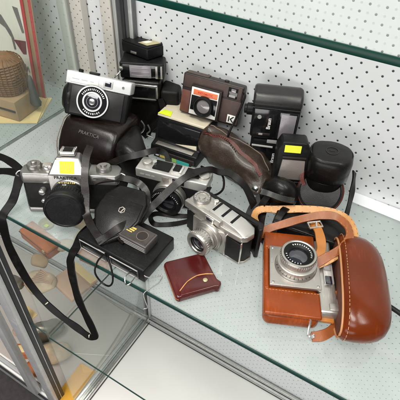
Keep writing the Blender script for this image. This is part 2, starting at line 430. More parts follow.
# ------------------------------------------------------------------ 1 single lens reflex camera
T = thing('slr_camera', 'silver and black reflex camera with yellow sticker on its hump and a capped lens', 'camera', (-381, 313, 0), (-9, 0, 30))
g = G(); oct_ = [(-69, -7), (-64, -14), (64, -14), (69, -7), (69, 9), (63, 16), (-63, 16), (-69, 9)]
g.prism(oct_, 8, 50, 'black_leatherette', 'xy', 1.5); g.build('body', T)
g = G(); g.prism(oct_, 0, 8.2, 'camera_grey', 'xy', 1.2)
g.prism([(-70, -8), (-65, -15), (65, -15), (70, -8), (70, 9), (64, 17), (-64, 17), (-70, 9)], 50, 66, 'camera_grey', 'xy', 1.8, 3)
g.build('top_cover', T)
g = G()
g.prism([(-26, 8), (-28, 66), (26, 66), (24, 8)], -18, -13, 'camera_grey', 'xz', 1)
t = bmesh.new()
lo = [(-29, -17.5, 65), (27, -17.5, 65), (26, 18, 65), (-28, 18, 65)]; hi = [(-17, -7, 88), (15, -7, 88), (13, 12, 88), (-15, 12, 88)]
A = [t.verts.new(p) for p in lo]; B = [t.verts.new(p) for p in hi]
t.faces.new(A[::-1]); t.faces.new(B)
for i in range(4): t.faces.new((A[i], A[(i + 1) % 4], B[(i + 1) % 4], B[i]))
bmesh.ops.recalc_face_normals(t, faces=t.faces); G._bev(t, 2.2, 3); g._add(t, 'camera_grey')
g.build('finder_hump', T)
g = G(); g.box((-1, 4, 92.5), (20, 16, 6), 'chrome', .5); g.box((-10, 4, 95), (3, 16, 3), 'chrome', .5); g.box((8, 4, 95), (3, 16, 3), 'chrome', .5); g.box((-1, 4, 95.7), (13, 12, .6), 'black_plastic', .2)
g.build('accessory_shoe', T)
tilt = Matrix.Rotation(radians(18), 4, 'X')
HS = at(-1, -13.2, 76.6, Matrix.Rotation(radians(-24.5), 4, 'X'))
sticker(T, (0, -.5, 0), (20, .5, 17), HS, 'sticker_lime')
for k in range(5): G().box((-6.5 + k * 3.2, -.85, 1 * (k % 2)), (1.1, .2, 9), 'gold_print', 0, 1, HS).build('sticker_mark', T)
G().prism([(-24, -10), (24, -10), (16, 10), (-16, 10)], -.5, .4, 'white_print', 'xz', .1, 1, HS).build('sticker_backing', T)
lettering('PRAKTICA', 6.4, at(-4, -18.2, 62.5, FRONT), 'black_print', T, bold=.12, spacing=1.08)
g = G()
g.lathe([(10, 66), (10, 72), (9, 73.5), (4, 73.5), (4, 76), (3, 77), (.2, 77)], 'camera_grey', at(-52, 2, 0)); g.build('rewind_knob', T)
g = G(); g.lathe([(7, 66), (7, 71.5), (6, 73), (.2, 73)], 'chrome', at(-33, 1, 0)); g.build('shutter_dial', T)
g = G(); g.lathe([(11, 66), (11, 70), (9.5, 72.5), (5, 72.8), (4.6, 75), (.2, 75.3)], 'camera_grey', at(46, 2, 0)); g.build('film_advance', T)
g = G(); g.lathe([(4.5, 0), (4.5, 8), (3, 9), (.2, 9)], 'chrome', at(-39, -14, 40, FRONT)); g.build('self_timer', T)
g = G(); g.lathe([(3, 0), (3, 4), (2, 5), (.2, 5)], 'chrome', at(-41, -14, 22, FRONT)); g.build('release_button', T)
# lens
LZ = 34
g = G(); g.lathe([(27, 0), (27, 4), (26, 5), (26, 7)], 'camera_grey', at(0, -17, LZ, FRONT), 56); g.build('lens_mount', T)
L_ = G(); L_.lathe([(25.5, 0), (26.5, 2), (26.5, 8), (25, 9), (25, 11), (27, 12), (27, 20), (26, 22), (26, 25), (27, 26), (27, 28), (25, 29)], 'black_plastic', at(0, -23, LZ, FRONT), 64)
for k in range(44):
    a = 2 * pi * k / 44
    L_.box((0, 27, 0), (2.0, 1.4, 7), 'black_plastic', .4, 1, at(0, -23 - 16, LZ, FRONT @ Matrix.Rotation(a, 4, 'Z')))
lens = L_.build('lens_barrel', T)
lettering('16 11 8 5.6 4 2.8', 3.4, at(0, -28, LZ + 26.9, Matrix.Rotation(radians(38), 4, 'X')), 'gold_print', lens)
lettering('1:2.8', 3.0, at(-2, -33, LZ + 26.6, Matrix.Rotation(radians(38), 4, 'X')), 'white_print', lens)
g = G(); g.lathe([(26.8, 0), (27.8, .6), (27.8, 5), (26.6, 6.4), (24, 7), (23.4, 6.2), (.2, 6)], 'black_plastic', at(0, -51, LZ, FRONT), 64); g.build('lens_cap', T)
# strap lugs and the long strap that hangs over the shelf front
for sx in (-1, 1):
    G().tube([(sx * 70, 0, 62), (sx * 75, -2, 61), (sx * 78, -3, 57), (sx * 75, -2, 54), (sx * 70, 0, 56)], 1.1, 'chrome').build('strap_ring', T)
hang = [(-447, 284, 57), (-450, 276, 42), (-454, 262, 18), (-457, 243, 4), (-459, 237.5, -14), (-463, 236, -70), (-450, 236, -140), (-424, 236, -181), (-390, 236, -200), (-352, 236, -207), (-330, 235, -209), (-318, 236, -203), (-313, 236, -190), (-320, 236, -152), (-329, 236, -110), (-330, 236, -60), (-326, 236, -18), (-322, 238, 2), (-326, 252, 4), (-335, 275, 4), (-330, 300, 10), (-318, 330, 30), (-315, 350, 55)]
fc = [(.5, -.7, .3), (.5, -.7, .3), (.3, -.8, .5), (.3, -.7, .6), (.6, -.7, .3)] + [(.75, -.6, .25), (.75, -.6, .25), (.6, -.7, .3), (.45, -.75, .4), (.3, -.8, .5)] + [(-.3, -.8, .5), (.3, -.95, .1), (.4, -.9, .1)] + [(.3, -.95, .1)] * 3 + [(.1, -.99, 0), (0, -.7, .7), (0, 0, 1), (0, 0, 1), (.3, -.3, .8), (.6, -.6, .5), (.6, -.6, .4)]
strap = G().ribbon(hang, 12.5, 2.2, 'strap_black', fc).build('neck_strap', T, world=True)
def keeper(par, p, ang, w=14.2):
    k = G().box((0, 0, 0), (1.5, 3.6, w), 'ivory_print', .3, 1, at(*p, Matrix.Rotation(radians(ang), 4, 'Y'))).build('strap_keeper', par, world=False)
    k.matrix_parent_inverse = Matrix.Identity(4)
    Mi = Matrix.LocRotScale(T.location, T.rotation_euler, None).inverted()
    k.data.transform(Mi)
    return k
keeper(strap, (-419, 235.5, -185), 38); keeper(strap, (-327, 235, -209), 8)
loopL = [(-449, 287, 60), (-475, 292, 60), (-508, 298, 52), (-545, 296, 42), (-566, 280, 32), (-552, 272, 24), (-520, 284, 28), (-485, 287, 42), (-452, 284, 55)]
G().ribbon(loopL, 11, 2, 'strap_black', [(0, -.5, .8)] * 4 + [(-.8, -.3, .5)] + [(0, -.5, .8)] * 4).build('neck_strap', T, world=True)
band = [(-372, 352, 93), (-366, 334, 84), (-352, 312, 66), (-341, 298, 50), (-330, 284, 38), (-306, 270, 34), (-285, 262, 31)]
G().ribbon(band, 11, 2.2, 'strap_brown_black', [(.5, -.7, .5)] * 4 + [(.3, -.5, .8)] * 3).build('neck_strap', T, world=True)

# ------------------------------------------------------------------ 2 black leather ever-ready case of the reflex camera
T = thing('camera_case', 'brown-black leather case embossed PRAKTICA, under the black and white camera', 'camera case', (-429, 416, 0), (0, 0, 6))
g = G()
prof = lambda w, zt, n: None
rings = []
for x, s in ((-52, .80), (-50, .9), (-46, .97), (-38, 1), (0, 1.03), (38, 1), (46, .97), (50, .9), (52, .80)):
    ring = []
    for (y, z) in ((62, 0), (66, 6), (66, 66), (60, 72), (30, 74), (2, 74), (-6, 70), (-18, 60), (-30, 44), (-36, 28), (-36, 8), (-32, 0), (0, 0), (30, 0)):
        ring.append((x, 15 + (y - 15) * s, 37 + (z - 37) * s))
    rings.append(ring)
g.loft(rings, 'brown_black_leather'); case = g.build('shell', T, sharp=50, wobble=1.2)
lettering('PRAKTICA', 7.5, at(4, -14.6, 64.4, Matrix.Rotation(radians(44), 4, 'X')), 'emboss_grey', T, name='embossed_lettering', depth=.9, spacing=1.1)
g = G(); g.tube([(-51, 58, 71), (-51, 5, 72), (-50, -10, 66), (-50, -30, 44), (-50, -36, 10)], .8, 'seam_thread', 6); g.build('seam', T)
g = G()                                                              # the soft front flap folded to the right of the case
rings = []
for x, zc, h, y0, y1 in ((52, 36, 30, -20, 50), (60, 38, 34, -26, 46), (75, 38, 35, -30, 30), (92, 34, 32, -28, 10), (104, 26, 24, -26, -4), (110, 18, 14, -24, -12)):
    ring = []
    for k in range(14):
        a = 2 * pi * k / 14; cx = (abs(cos(a)) ** .6) * (1 if cos(a) > 0 else -1); cz = (abs(sin(a)) ** .6) * (1 if sin(a) > 0 else -1)
        ring.append((x, (y0 + y1) / 2 + cx * (y1 - y0) / 2, max(1, zc + cz * h)))
    rings.append(ring)
g.loft(rings, 'black_leather'); g.build('front_flap', T, sharp=60, wobble=3)
G().ribbon([(30, -45, 30), (52, -46, 42), (78, -36, 58), (100, -26, 66), (118, -6, 66), (124, 14, 48), (122, 26, 24)], 10, 2, 'strap_brown_black', (.1, -.75, .6)).build('strap', T)

# ------------------------------------------------------------------ 3 black camera with white top plate
T = thing('viewfinder_camera', 'black camera with white top plate and white ringed lens, standing on the leather case', 'camera', (-430, 425, 77), (-27, 8, 24))
T.scale = (.94, .94, .94)
g = G(); g.box((0, 18, 26), (104, 36, 52), 'black_plastic', 3, 3); g.box((0, -.6, 27), (88, 3, 46), 'brown_plastic_smooth', 1.2); g.build('body', T)
g = G(); g.box((-1, 18, 61), (108, 38, 20), 'white_plate', 2, 3); g.box((-24, -1.4, 61), (46, .8, 13), 'white_print', .2); g.build('top_plate', T)
g = G(); g.box((15, -1.6, 61.5), (15, 2, 12), 'silver_paint', .5); g.box((15, -2.8, 61.5), (10, 1.2, 8), 'lens_glass', .3); g.build('finder_window', T)
for (x, w) in ((-39, 12), (-24, 10), (-12, 6)):
    G().box((x, -1.95, 60), (w, .3, .7), 'grey_print', 0, 1).build('engraved_line', T)
G().lathe([(2.2, 0), (2.2, .5), (1.6, .6), (1.6, 0)], 'grey_print', at(40, -1.4, 61, FRONT), 24).build('emblem', T)
g = G(); g.lathe([(27, 0), (27, 3), (26, 4), (.5, 4)], 'black_gloss', at(-6, -1.5, 29, FRONT), 56); ln = g.build('lens', T)
def ring_(r0, r1, y, z, h, mat, par, x, name='lens_ring', seg=56, M=None):
    return G().lathe([(r0, 0), (r0, h), (r1, h), (r1, 0), (r0, 0)], mat, M if M is not None else at(x, y, z, FRONT), seg, cap=False).build(name, par)
ring_(26.5, 24.2, -5.2, 29, .9, 'white_plate', ln, -6); ring_(16.2, 13.6, -5.2, 29, 2.6, 'white_plate', ln, -6); ring_(9.6, 8.8, -5.8, 29, 1.6, 'grey_print', ln, -6)
g = G(); g.lathe([(13.4, 0), (9, .8), (.3, 1.4)], 'lens_glass', at(-6, -6.6, 29, FRONT), 40); g.build('front_element', ln)
g = G(); g.lathe([(5.2, 0), (5, 1.6), (3.4, 2), (.3, 2.2)], 'steel', at(-6, -7.2, 29, FRONT), 28); g.build('inner_element', ln)
def arc_text(txt, r, size, a0, a1, mat, par, M):
    n = len(txt)
    for i, ch in enumerate(txt):
        if ch == ' ': continue
        a = a0 + (a1 - a0) * i / max(1, n - 1)
        lettering(ch, size, M @ Matrix.Rotation(a, 4, 'Z') @ Matrix.Translation((0, r, 0)), mat, par, depth=.06)
def arc_ticks(r, a0, a1, n, mat, par, M, w=1.0, h=2.2, name='engraved_scale'):
    gg = G()
    for i in range(n):
        a = a0 + (a1 - a0) * i / max(1, n - 1)
        gg.box((0, r, .1), (w * random.uniform(.7, 1.5), h, .2), mat, 0, 1, M @ Matrix.Rotation(a, 4, 'Z'))
    return gg.build(name, par)
arc_ticks(20, radians(62), radians(-62), 15, 'white_plate', ln, at(-6, -5.6, 29, FRONT), 1.5, 3)
arc_ticks(20, radians(140), radians(220), 9, 'white_plate', ln, at(-6, -5.6, 29, FRONT), 1.5, 3)
g = G(); g.lathe([(4, 71), (4, 75), (3, 76), (.2, 76)], 'black_plastic', at(-36, 14, 0)); g.box((-14, 18, 73), (16, 12, 4), 'black_plastic', 1); g.build('shutter_button', T)
g = G()
for kx, rr in ((0, 1),):
    rings = []
    for x, r in ((-62, 6), (-60, 17), (-54, 25), (-47, 28), (-42, 24), (-40, 10)):
        rings.append([(x, 16 + r * .62 * cos(2 * pi * k / 18), 27 + r * 1.03 * sin(2 * pi * k / 18)) for k in range(18)])
    g.loft(rings, 'black_leather')
g.build('side_grip', T, sharp=70)

# ------------------------------------------------------------------ 4 stack by the slotted standard
T = thing('leather_case', 'tall black case with a chrome framed opening, bottom of the stack at the slotted standard', 'camera case', (-414, 528, 0), (0, 0, 24))
g = G(); g.box((0, 20, 52), (66, 44, 104), 'black_leather', 5, 3); g.build('body', T, wobble=1.5)
g = G(); g.box((4, -3, 84), (46, 3, 30), 'black_gloss', 1); g.build('opening', T)
g = G(); g.box((5, -5.5, 98.5), (50, 3, 4.5), 'chrome', .8); g.box((28.5, -5.5, 87), (3.6, 3, 22), 'satin_chrome', .8); g.box((5, -5.2, 73), (44, 1.6, 1.3), 'satin_chrome', .3); g.box((-18, -5.2, 86), (1.2, 1.6, 24), 'satin_chrome', .3); g.build('chrome_frame', T)
g = G(); g.ribbon([(-30, -6, 80), (-36, -14, 60), (-26, -20, 38), (-8, -20, 22), (6, -18, 10), (10, -16, 2)], 11, 2.4, 'strap_black', (.2, -.9, .4)); g.build('strap', T)
g = G(); g.ribbon([(34, -4, 76), (40, -12, 56), (30, -18, 36), (18, -20, 24), (12, -22, 10)], 11, 2.4, 'strap_black', (-.2, -.9, .4)); g.build('strap', T)
g = G(); g.tube([(2, -22, 40), (8, -24, 30), (4, -26, 20), (-4, -26, 14)], 1.6, 'chrome'); g.tube([(14, -24, 34), (18, -26, 24), (12, -28, 16), (24, -28, 10)], 1.4, 'satin_chrome'); g.build('buckle', T)
g = G(); g.box((50, 16, 45), (32, 40, 90), 'black_leatherette', 5, 3); g.build('side_pocket', T, wobble=2)

T = thing('flash_unit', 'black flash with a silver reflector panel, second from the top of its stack', 'flash unit', (-412, 534, 105), (0, 0, 27))
g = G(); g.box((-2, 20, 14), (74, 40, 28), 'black_plastic', 2.5, 3); g.box((0, -.4, 14), (68, 2, 24), 'black_gloss', .8); g.build('body', T)
g = G(); g.box((-4, -2, 14), (36, 2, 21), 'flash_window', .6); g.build('reflector', T)
for z in (8, 14, 20): G().box((-4, -3.2, z), (30, .5, .5), 'grey_print', 0, 1).build('reflector_line', T)
G().box((23, -2, 14), (4, 1.6, 22), 'satin_chrome', .4).build('trim', T)
G().box((31, -2, 14), (3, 1.6, 22), 'grey_print', .4).build('trim', T)
g = G(); g.lathe([(3.4, 0), (3.4, 5), (.3, 5.5)], 'chrome', at(-36, 2, 18, FRONT)); g.tube([(-38, 0, 12), (-44, -4, 6), (-48, -4, 2)], 1.2, 'chrome'); g.build('socket', T)

T = thing('flash_unit', 'flat black flash with a pale gold label on top, topmost of its stack', 'flash unit', (-417, 545, 134), (0, 0, 0))
g = G(); g.prism([(-50, 5), (8, 0), (21, 36), (-33, 48)], 0, 19, 'black_plastic', 'xy', 2.5, 3); g.build('body', T)
g = G(); g.prism([(-49, 5.5), (7.4, .8), (20, 35.6), (-32.4, 47.2)], 19, 21, 'black_leatherette', 'xy', .8); g.build('lid', T)
g = G(); g.prism([(-18, 10), (2, 8), (15, 29), (-2, 31)], 21.2, 21.8, 'gold_label', 'xy', .1); g.build('label', T)
g = G(); g.prism([(-14, 14), (-3, 13), (2, 24), (-7, 25)], 21.9, 22.2, 'ivory_print', 'xy', 0); g.build('label_print', T)
g = G(); g.box((-22, 1.6, 6), (12, 1.5, 4), 'satin_chrome', .4, 2); g.build('catch', T)

# ------------------------------------------------------------------ 5 black box camera with cream top
T = thing('instant_camera', 'black wedge-front camera with a cream top and a yellow sticker on its corner', 'camera', (-325, 518, 0), (0, 0, 4))
pf = [(48, 0), (48, 58), (44, 61), (0, 61), (-3, 58), (-17, 24), (-30, 20), (-34, 6), (-30, 0)]
g = G(); g.prism(pf, -44, 44, 'black_plastic', 'yz', 1.8, 3); g.build('body', T)
g = G(); g.prism([(47, 61.2), (47, 65), (-2, 65), (-4, 61.2)], -45, 45, 'cream_plastic', 'yz', 1.2); g.build('top_cover', T)
dv = Vector((0, -14, -34)).normalized()
sl = at(0, -4.2, 56, Matrix.Rotation(radians(22.4), 4, 'X'))     # front slope frame: local z runs up the slope
g = G(); g.prism([(-38, -2), (38, -2), (38, -25), (10, -30), (-38, -30)], -1.6, .6, 'black_gloss', 'xz', .8, 2, at(0, -4.5, 57, Matrix.Rotation(radians(-22.4), 4, 'X'))); g.build('front_window', T)
g = G(); g.prism([(36, -27), (38, -34), (-2, -34)], -1.8, .6, 'cream_plastic', 'xz', .4, 2, at(0, -4.5, 57, Matrix.Rotation(radians(-22.4), 4, 'X'))); g.build('highlight_wedge', T)  # white highlight on the lower right front, painted as a pale triangle
g = G(); g.box((0, -25, 22.6), (70, 10, 1.6), 'satin_chrome', .5); g.build('ledge_highlight', T)  # bright strip painted in for the highlight along the ledge
g = G(); g.box((4, -35, 12), (76, 3, 8), 'dark_brown', 1); g.build('lower_front', T)
g = G(); g.box((43.5, 6, 32), (4, 26, 44), 'black_gloss', 1); g.build('side_panel', T)
g = G(); g.box((2, -37.2, 7), (72, 1.2, 9), 'black_print', .2); tg = g.build('name_strip', T)
G().box((22, -38.1, 7), (24, .6, 7), 'teal_print', .1, 1).build('colour_patch', tg); G().box((6, -38.1, 7), (9, .6, 7), 'green_print', .1, 1).build('colour_patch', tg)
G().box((-16, -38.1, 7), (12, .6, 5), 'gold_print', .1, 1).build('colour_patch', tg); G().box((-27, -38.1, 8), (6, .6, 4), 'white_print', .1, 1).build('colour_patch', tg)
G().prism([(-44.5, -2.5), (-20, -2.5), (-24, 12), (-40, 12)], 65.2, 65.8, 'sticker_lime', 'xy', .1).build('price_sticker', T)

# ------------------------------------------------------------------ 6 brown cartridge camera on top of it
T = thing('cartridge_camera', 'brown plastic camera with an orange and white square around its lens, by the pegboard', 'camera', (-289, 540, 66), (-13, 2, 8))
T.scale = (.97, .97, .97)
g = G(); g.box((0, 8, 35), (106, 18, 68), 'dark_brown', 2.5, 3); g.build('body', T)
g = G(); g.box((0, -1, 56.5), (101, 3, 20), 'brown_plastic', .8); g.box((36, -1, 24), (33, 3, 40), 'brown_plastic', .8); g.build('front_panel', T)
g = G(); g.box((-42, -.6, 22), (20, 3, 38), 'red_brown_side', .8); g.build('side_panel', T)
g = G(); g.box((-7, -4, 29), (54, 10, 52), 'dark_brown', 1.5); g.box((-8, -9.6, 29), (48, 1.6, 46), 'white_print', .5); sq = g.build('lens_panel', T)
g = G(); g.box((-7, -10.7, 45), (42, 1, 8.5), 'orange_print', .2); g.build('orange_band', sq)
lettering('INSTAMATIC', 4.6, at(-7, -11.3, 45, FRONT), 'red_border', sq, bold=.08)
g = G(); g.prism([(-30.5, 39), (15, 39), (15, 12), (8, 14), (0, 9), (-16, 9), (-24, 14), (-30.5, 14)], -11.2, -10.2, 'black_gloss', 'xz', .3); g.build('black_field', sq)
g = G(); g.lathe([(17.5, 0), (17.5, 4), (16, 6), (14.5, 6), (13, 2), (12.6, 2)], 'black_plastic', at(-7, -11, 24, FRONT), 48); g.build('lens_barrel', sq)
G().lathe([(12.6, 0), (8, 1.2), (.3, 2)], 'lens_grey', at(-7, -12.6, 24, FRONT), 40).build('lens_element', sq)
g = G(); g.box((36, -3, 56.5), (16, 1.6, 17), 'black_gloss', .4); g.box((37, -4.2, 60), (8, 1, 6), 'lens_grey', .3); g.box((36, -4, 51), (11, 1, 4), 'grey_print', .3); g.build('finder_window', T)
g = G(); g.box((41, -3, 13), (14, 1, 14), 'white_print', .3); lg = g.build('logo_square', T)
g = G(); g.box((37.5, -3.8, 13), (2, .5, 9), 'black_print', 0, 1); g.prism([(39, 13), (44, 18), (46.5, 18), (41.8, 13), (46.5, 8), (44, 8)], -4, -3.5, 'black_print', 'xz', 0); g.build('logo_mark', T)
G().box((-30, 8, 69.6), (40, 14, 1.6), 'brown_plastic', .6).build('top_plate', T)
G().lathe([(4, 68.5), (4, 71), (.3, 71.3)], 'dark_brown', at(20, 8, 0)).build('shutter_button', T)
G().tube([(-234, 553, 128), (-228, 548, 126), (-229, 540, 112), (-232, 530, 92), (-236, 518, 70), (-234, 512, 58), (-226, 508, 52)], 1.9, 'strap_black', 8).build('wrist_strap', T, world=True)

# ------------------------------------------------------------------ 7 compact rangefinder
T = thing('compact_camera', 'silver topped compact camera with a black barrel, in the middle behind the pocket camera', 'camera', (-264, 391, 0), (0, 0, 12))
g = G(); g.box((0, 15, 22), (106, 28, 44), 'black_leatherette', 3, 3); g.build('body', T)
g = G(); g.box((0, 15, 52), (110, 31, 16), 'silver_paint', 2, 3); g.box((0, 15, 1.5), (106, 28, 4), 'silver_paint', 1); g.build('top_cover', T)
g = G(); g.box((-18, 16, 61), (26, 20, 3), 'black_plastic', .8); g.box((29, 16, 61), (22, 18, 3), 'black_plastic', .8); g.box((5, 16, 61.5), (16, 18, 3), 'chrome', .5); g.box((5, 16, 64), (10, 14, 1.5), 'black_plastic', .4); g.build('accessory_shoe', T)
g = G(); g.lathe([(7, 60), (7, 65), (5.5, 66), (.3, 66)], 'satin_chrome', at(-42, 15, 0)); g.lathe([(3, 60), (3, 67), (.3, 67)], 'chrome', at(-30, 15, 0)); g.build('shutter_dial', T)
g = G(); g.lathe([(8, 60), (8, 63), (6, 64), (.3, 64)], 'satin_chrome', at(46, 16, 0)); g.build('rewind_knob', T)
g = G(); g.box((12, -.8, 52), (18, 1.6, 9), 'black_gloss', .4); g.box((-8, -.8, 52), (10, 1.6, 7), 'flash_window_dull', .4); g.build('finder_window', T)
for (x, w) in ((-44, 7), (-35, 8), (-27, 5)): G().box((x, -.9, 51.5), (w, .4, 2.6), 'grey_print', .1, 1).build('engraved_mark', T)
g = G(); g.lathe([(25, 0), (25, 8), (23, 10)], 'satin_chrome', at(0, -.5, 25, FRONT), 56); g.build('lens_mount', T)
g = G(); g.lathe([(22.5, 0), (22.5, 6), (21, 7), (23.5, 8), (23.5, 12), (22, 13.5), (17, 13.5), (15, 10), (.4, 9)], 'black_plastic', at(0, -9, 25, FRONT), 56); lb = g.build('lens_barrel', T)
ring_(23.2, 21.6, -12, 25, 2, 'satin_chrome', lb, 0)
arc_ticks(20.5, radians(70), radians(-70), 17, 'white_print', lb, at(0, -22.6, 25, FRONT), .8, 1.6)
G().lathe([(14.8, 0), (8, 1.4), (.3, 2.2)], 'lens_glass', at(0, -18.3, 25, FRONT), 40).build('lens_element', lb)
st = [(-144, 440, 3), (-156, 446, 22), (-174, 450, 42), (-196, 448, 54), (-212, 440, 57), (-222, 430, 64), (-234, 408, 68), (-247, 385, 60), (-259, 360, 44), (-266, 340, 34), (-266, 315, 30), (-266, 296, 29), (-267, 275, 29)]
G().ribbon(st, 11, 2, 'strap_brown_black', [(.5, -.6, .6)] * 2 + [(0, -.4, 1)] * 5 + [(.3, -.5, .8)] * 6).build('carrying_strap', T, world=True)
cl = [(-207, 404, 56), (-214, 396, 30), (-224, 388, 6), (-240, 378, 3), (-258, 370, 3), (-272, 362, 4), (-273, 351, 5), (-262, 344, 4), (-248, 352, 3), (-232, 366, 3), (-218, 384, 3)]
G().ribbon(cl, 7.5, 2, 'strap_black', [(.8, -.3, .2)] * 2 + [(0, -.5, 1)] * 9).build('carrying_strap', T, world=True)

# ------------------------------------------------------------------ 8 brown zipped pouch
T = thing('zip_pouch', 'worn dark brown leather pouch with a rust red zip along its ridge', 'pouch', (-214, 492, 0), (0, 0, 2))
g = G(); rings = []
secs = [(-74, 30, 42, 8, 8), (-71, 30, 44, 13, 14), (-60, 27, 40, 20, 24), (-40, 25, 34, 27, 31), (-15, 24, 30, 33, 31), (12, 20, 28, 36, 28), (36, 14, 24, 36, 24), (54, 6, 19, 31, 19), (66, 0, 15, 22, 15), (72, -3, 12, 11, 9)]
def sec(u):                                 # section of the pouch at u = 0..1 along its length
    f = u * (len(secs) - 1); i0 = min(int(f), len(secs) - 2); t = f - i0
    return [a + (b - a) * t for a, b in zip(secs[i0], secs[i0 + 1])]
from mathutils import noise as mnoise
def skin(u, a, lift=0):
    x, yc, zc, ry, rz = sec(u)
    rr = 1 + .10 * cos(3 * a + x * .05) + .05 * sin(5 * a + x * .1)
    if sin(a) > .55: rr += .16 * (sin(a) - .55) / .45                # pinched ridge
    p = Vector((x, yc + ry * cos(a) * rr, max(1.5, zc + rz * sin(a) * rr)))
    p += mnoise.noise_vector(p * .03) * 3.5 + mnoise.noise_vector(p * .11 + Vector((5, 0, 0))) * 1.5
    p.z = max(.5, p.z)
    return p + Vector((0, cos(a) * .9, sin(a))) * lift
for q in range(55): rings.append([tuple(skin(q / 54, 2 * pi * k / 44)) for k in range(44)])
g.loft(rings, 'pouch_leather'); body = g.build('body', T, sharp=80)
zl = [skin(.16 + .60 * q / 14, 2.02 - .12 * sin(q * .22), .6) for q in range(15)]
g = G(); g.ribbon([tuple(p) for p in zl], 6, 1.6, 'pouch_zip', (0, -.5, .85), sm=3); z = g.build('zip', T)
g = G(); g.tube([tuple(skin(.22 + .6 * q / 14, 1.35, .3)) for q in range(15)], .8, 'seam_thread', 6, 3); g.build('seam', T)
g = G()
for q in range(26):
    p = skin(.17 + .34 * q / 25, 2.02 - .12 * sin(q * .13), 1.6); g.box(tuple(p), (1.2, 3.4, 1.2), 'dark_brown', .3, 1)
g.build('zip_teeth', T)
g = G(); g.lathe([(5, 0), (5, 3), (3, 4.5), (.3, 5)], 'steel', at(50, -22, 24, Matrix.Rotation(radians(55), 4, 'X'))); g.build('press_stud', T)
g = G(); g.box((58, -2, 22), (14, 34, 8), 'dark_brown', 3, 3, None); g.build('closing_tab', T)
G().tube([(20, 30, 56), (24, 40, 66), (26, 42, 80)], 4, 'pouch_leather').build('pull_loop', T)
G().tube([(-24, -62, 64), (-12, -50, 52), (2, -42, 44), (10, -52, 30), (8, -70, 30), (4, -92, 44)], 1.7, 'strap_black', 8).build('cord', T)

# ------------------------------------------------------------------ 9 flash units by the pegboard
def vertical_logo(par, x, y, z, h):
    g = G(); g.box((x, y, z), (2.4, .5, h * .55), 'white_print', .1, 1); g.box((x - 1.6, y, z - h * .32), (2.6, .5, h * .34), 'white_print', .1, 1)
    return g
T = thing('flash_unit', 'black flash with vertical white lettering, lower of the two facing units, under the big flash', 'flash unit', (-168, 532, 0), (0, 0, 22))
g = G(); g.box((-1, 18, 40), (66, 34, 80), 'black_plastic', 3, 3); g.box((-18, -.6, 44), (24, 3, 60), 'black_gloss', 1); g.box((0, -1, 71), (62, 4, 12), 'black_plastic', 1.5); g.build('body', T)
g = G(); g.tube([(-32, -4, 66), (0, -5, 66)], 1.6, 'grey_print', 8, 1); g.box((-2, -3, 75), (16, 2, 6), 'grey_print', .6); g.build('hinge', T)
g = G(); g.box((2, -1, 42), (22, 3, 50), 'black_gloss', 1); g.build('front_plate', T)

T2 = thing('flash_unit', 'big black flash with a bright silver reflector on its right, topmost against the pegboard', 'flash unit', (-168, 528, 80), (0, 0, 22))
g = G(); g.prism([(0, 0), (0, 58), (8, 68), (26, 72), (42, 66), (44, 6), (40, 0)], -36, 33, 'black_plastic', 'yz', 4, 3); g.build('body', T2)
g = G(); g.prism([(-1, 52), (1, 61), (9, 70.5), (26, 74.5), (42, 68), (43, 52)], -37, 34, 'brown_plastic_smooth', 'yz', 5, 3); g.build('top_cover', T2)
g = G(); g.box((-16, -1, 27), (34, 3, 48), 'black_gloss', 1); g.build('front_plate', T2)
g = G(); g.box((17, -1.5, 26), (26, 4, 46), 'black_gloss', 1); g.box((17, -3.4, 25), (22, 1.4, 42), 'flash_window', .4); g.build('reflector', T2)
g = G(); g.lathe([(9, 0), (9, 8), (7, 9), (7, 12), (4, 13), (.3, 13)], 'black_plastic', at(-36, 14, 40, Matrix.Rotation(radians(-90), 4, 'Y'))); g.build('side_knob', T2)
g = G(); g.lathe([(3, 0), (3, 1.4), (1.6, 1.6), (.3, 1)], 'grey_print', at(-25, -2.2, 38, FRONT), 24); g.build('ready_lamp', T2)
G().box((-16, -2.6, 9), (20, 1, 4), 'dark_brown', .4).build('slide_switch', T2); G().box((-20, -3.3, 9), (6, 1, 3), 'grey_print', .3).build('switch_knob', T2)
G().tube([(-36.6, -.6, 52), (33.6, -.6, 52)], .5, 'dark_track', 6, 1).build('seam', T2)
for par, x, z in ((T2, -10, 28), (T, 3, 44)):
    lettering('Braun', 8, at(x, -3.1, z, FRONT @ Matrix.Rotation(radians(90), 4, 'Z')), 'white_print', par, bold=.12)

T = thing('flash_unit', 'black flash with a dull grey window and a yellow sticker above it', 'flash unit', (-117, 482, 0), (-8, 0, 25))
g = G(); g.prism([(-24, 0), (-24, 98), (-18, 111), (17, 111), (25, 94), (25, 0)], 0, 30, 'black_plastic', 'xz', 3, 3); g.build('body', T)
g = G(); g.prism([(-18, 52), (-15, 84), (17, 84), (20, 52)], -2.2, .6, 'flash_window_dull', 'xz', .8); g.build('window', T)
g = G(); g.box((1, -1.6, 88), (34, 3, 3), 'dark_brown', .6); g.build('trim', T)
sticker(T, (-3, -.9, 101), (23, .8, 11))
G().box((1, -1.4, 34), (26, 1.4, 5), 'dark_brown', .4).build('slide_switch', T); G().tube([(-25, -.2, 47), (25.5, -.2, 47)], .5, 'dark_track', 6, 1).build('seam', T)

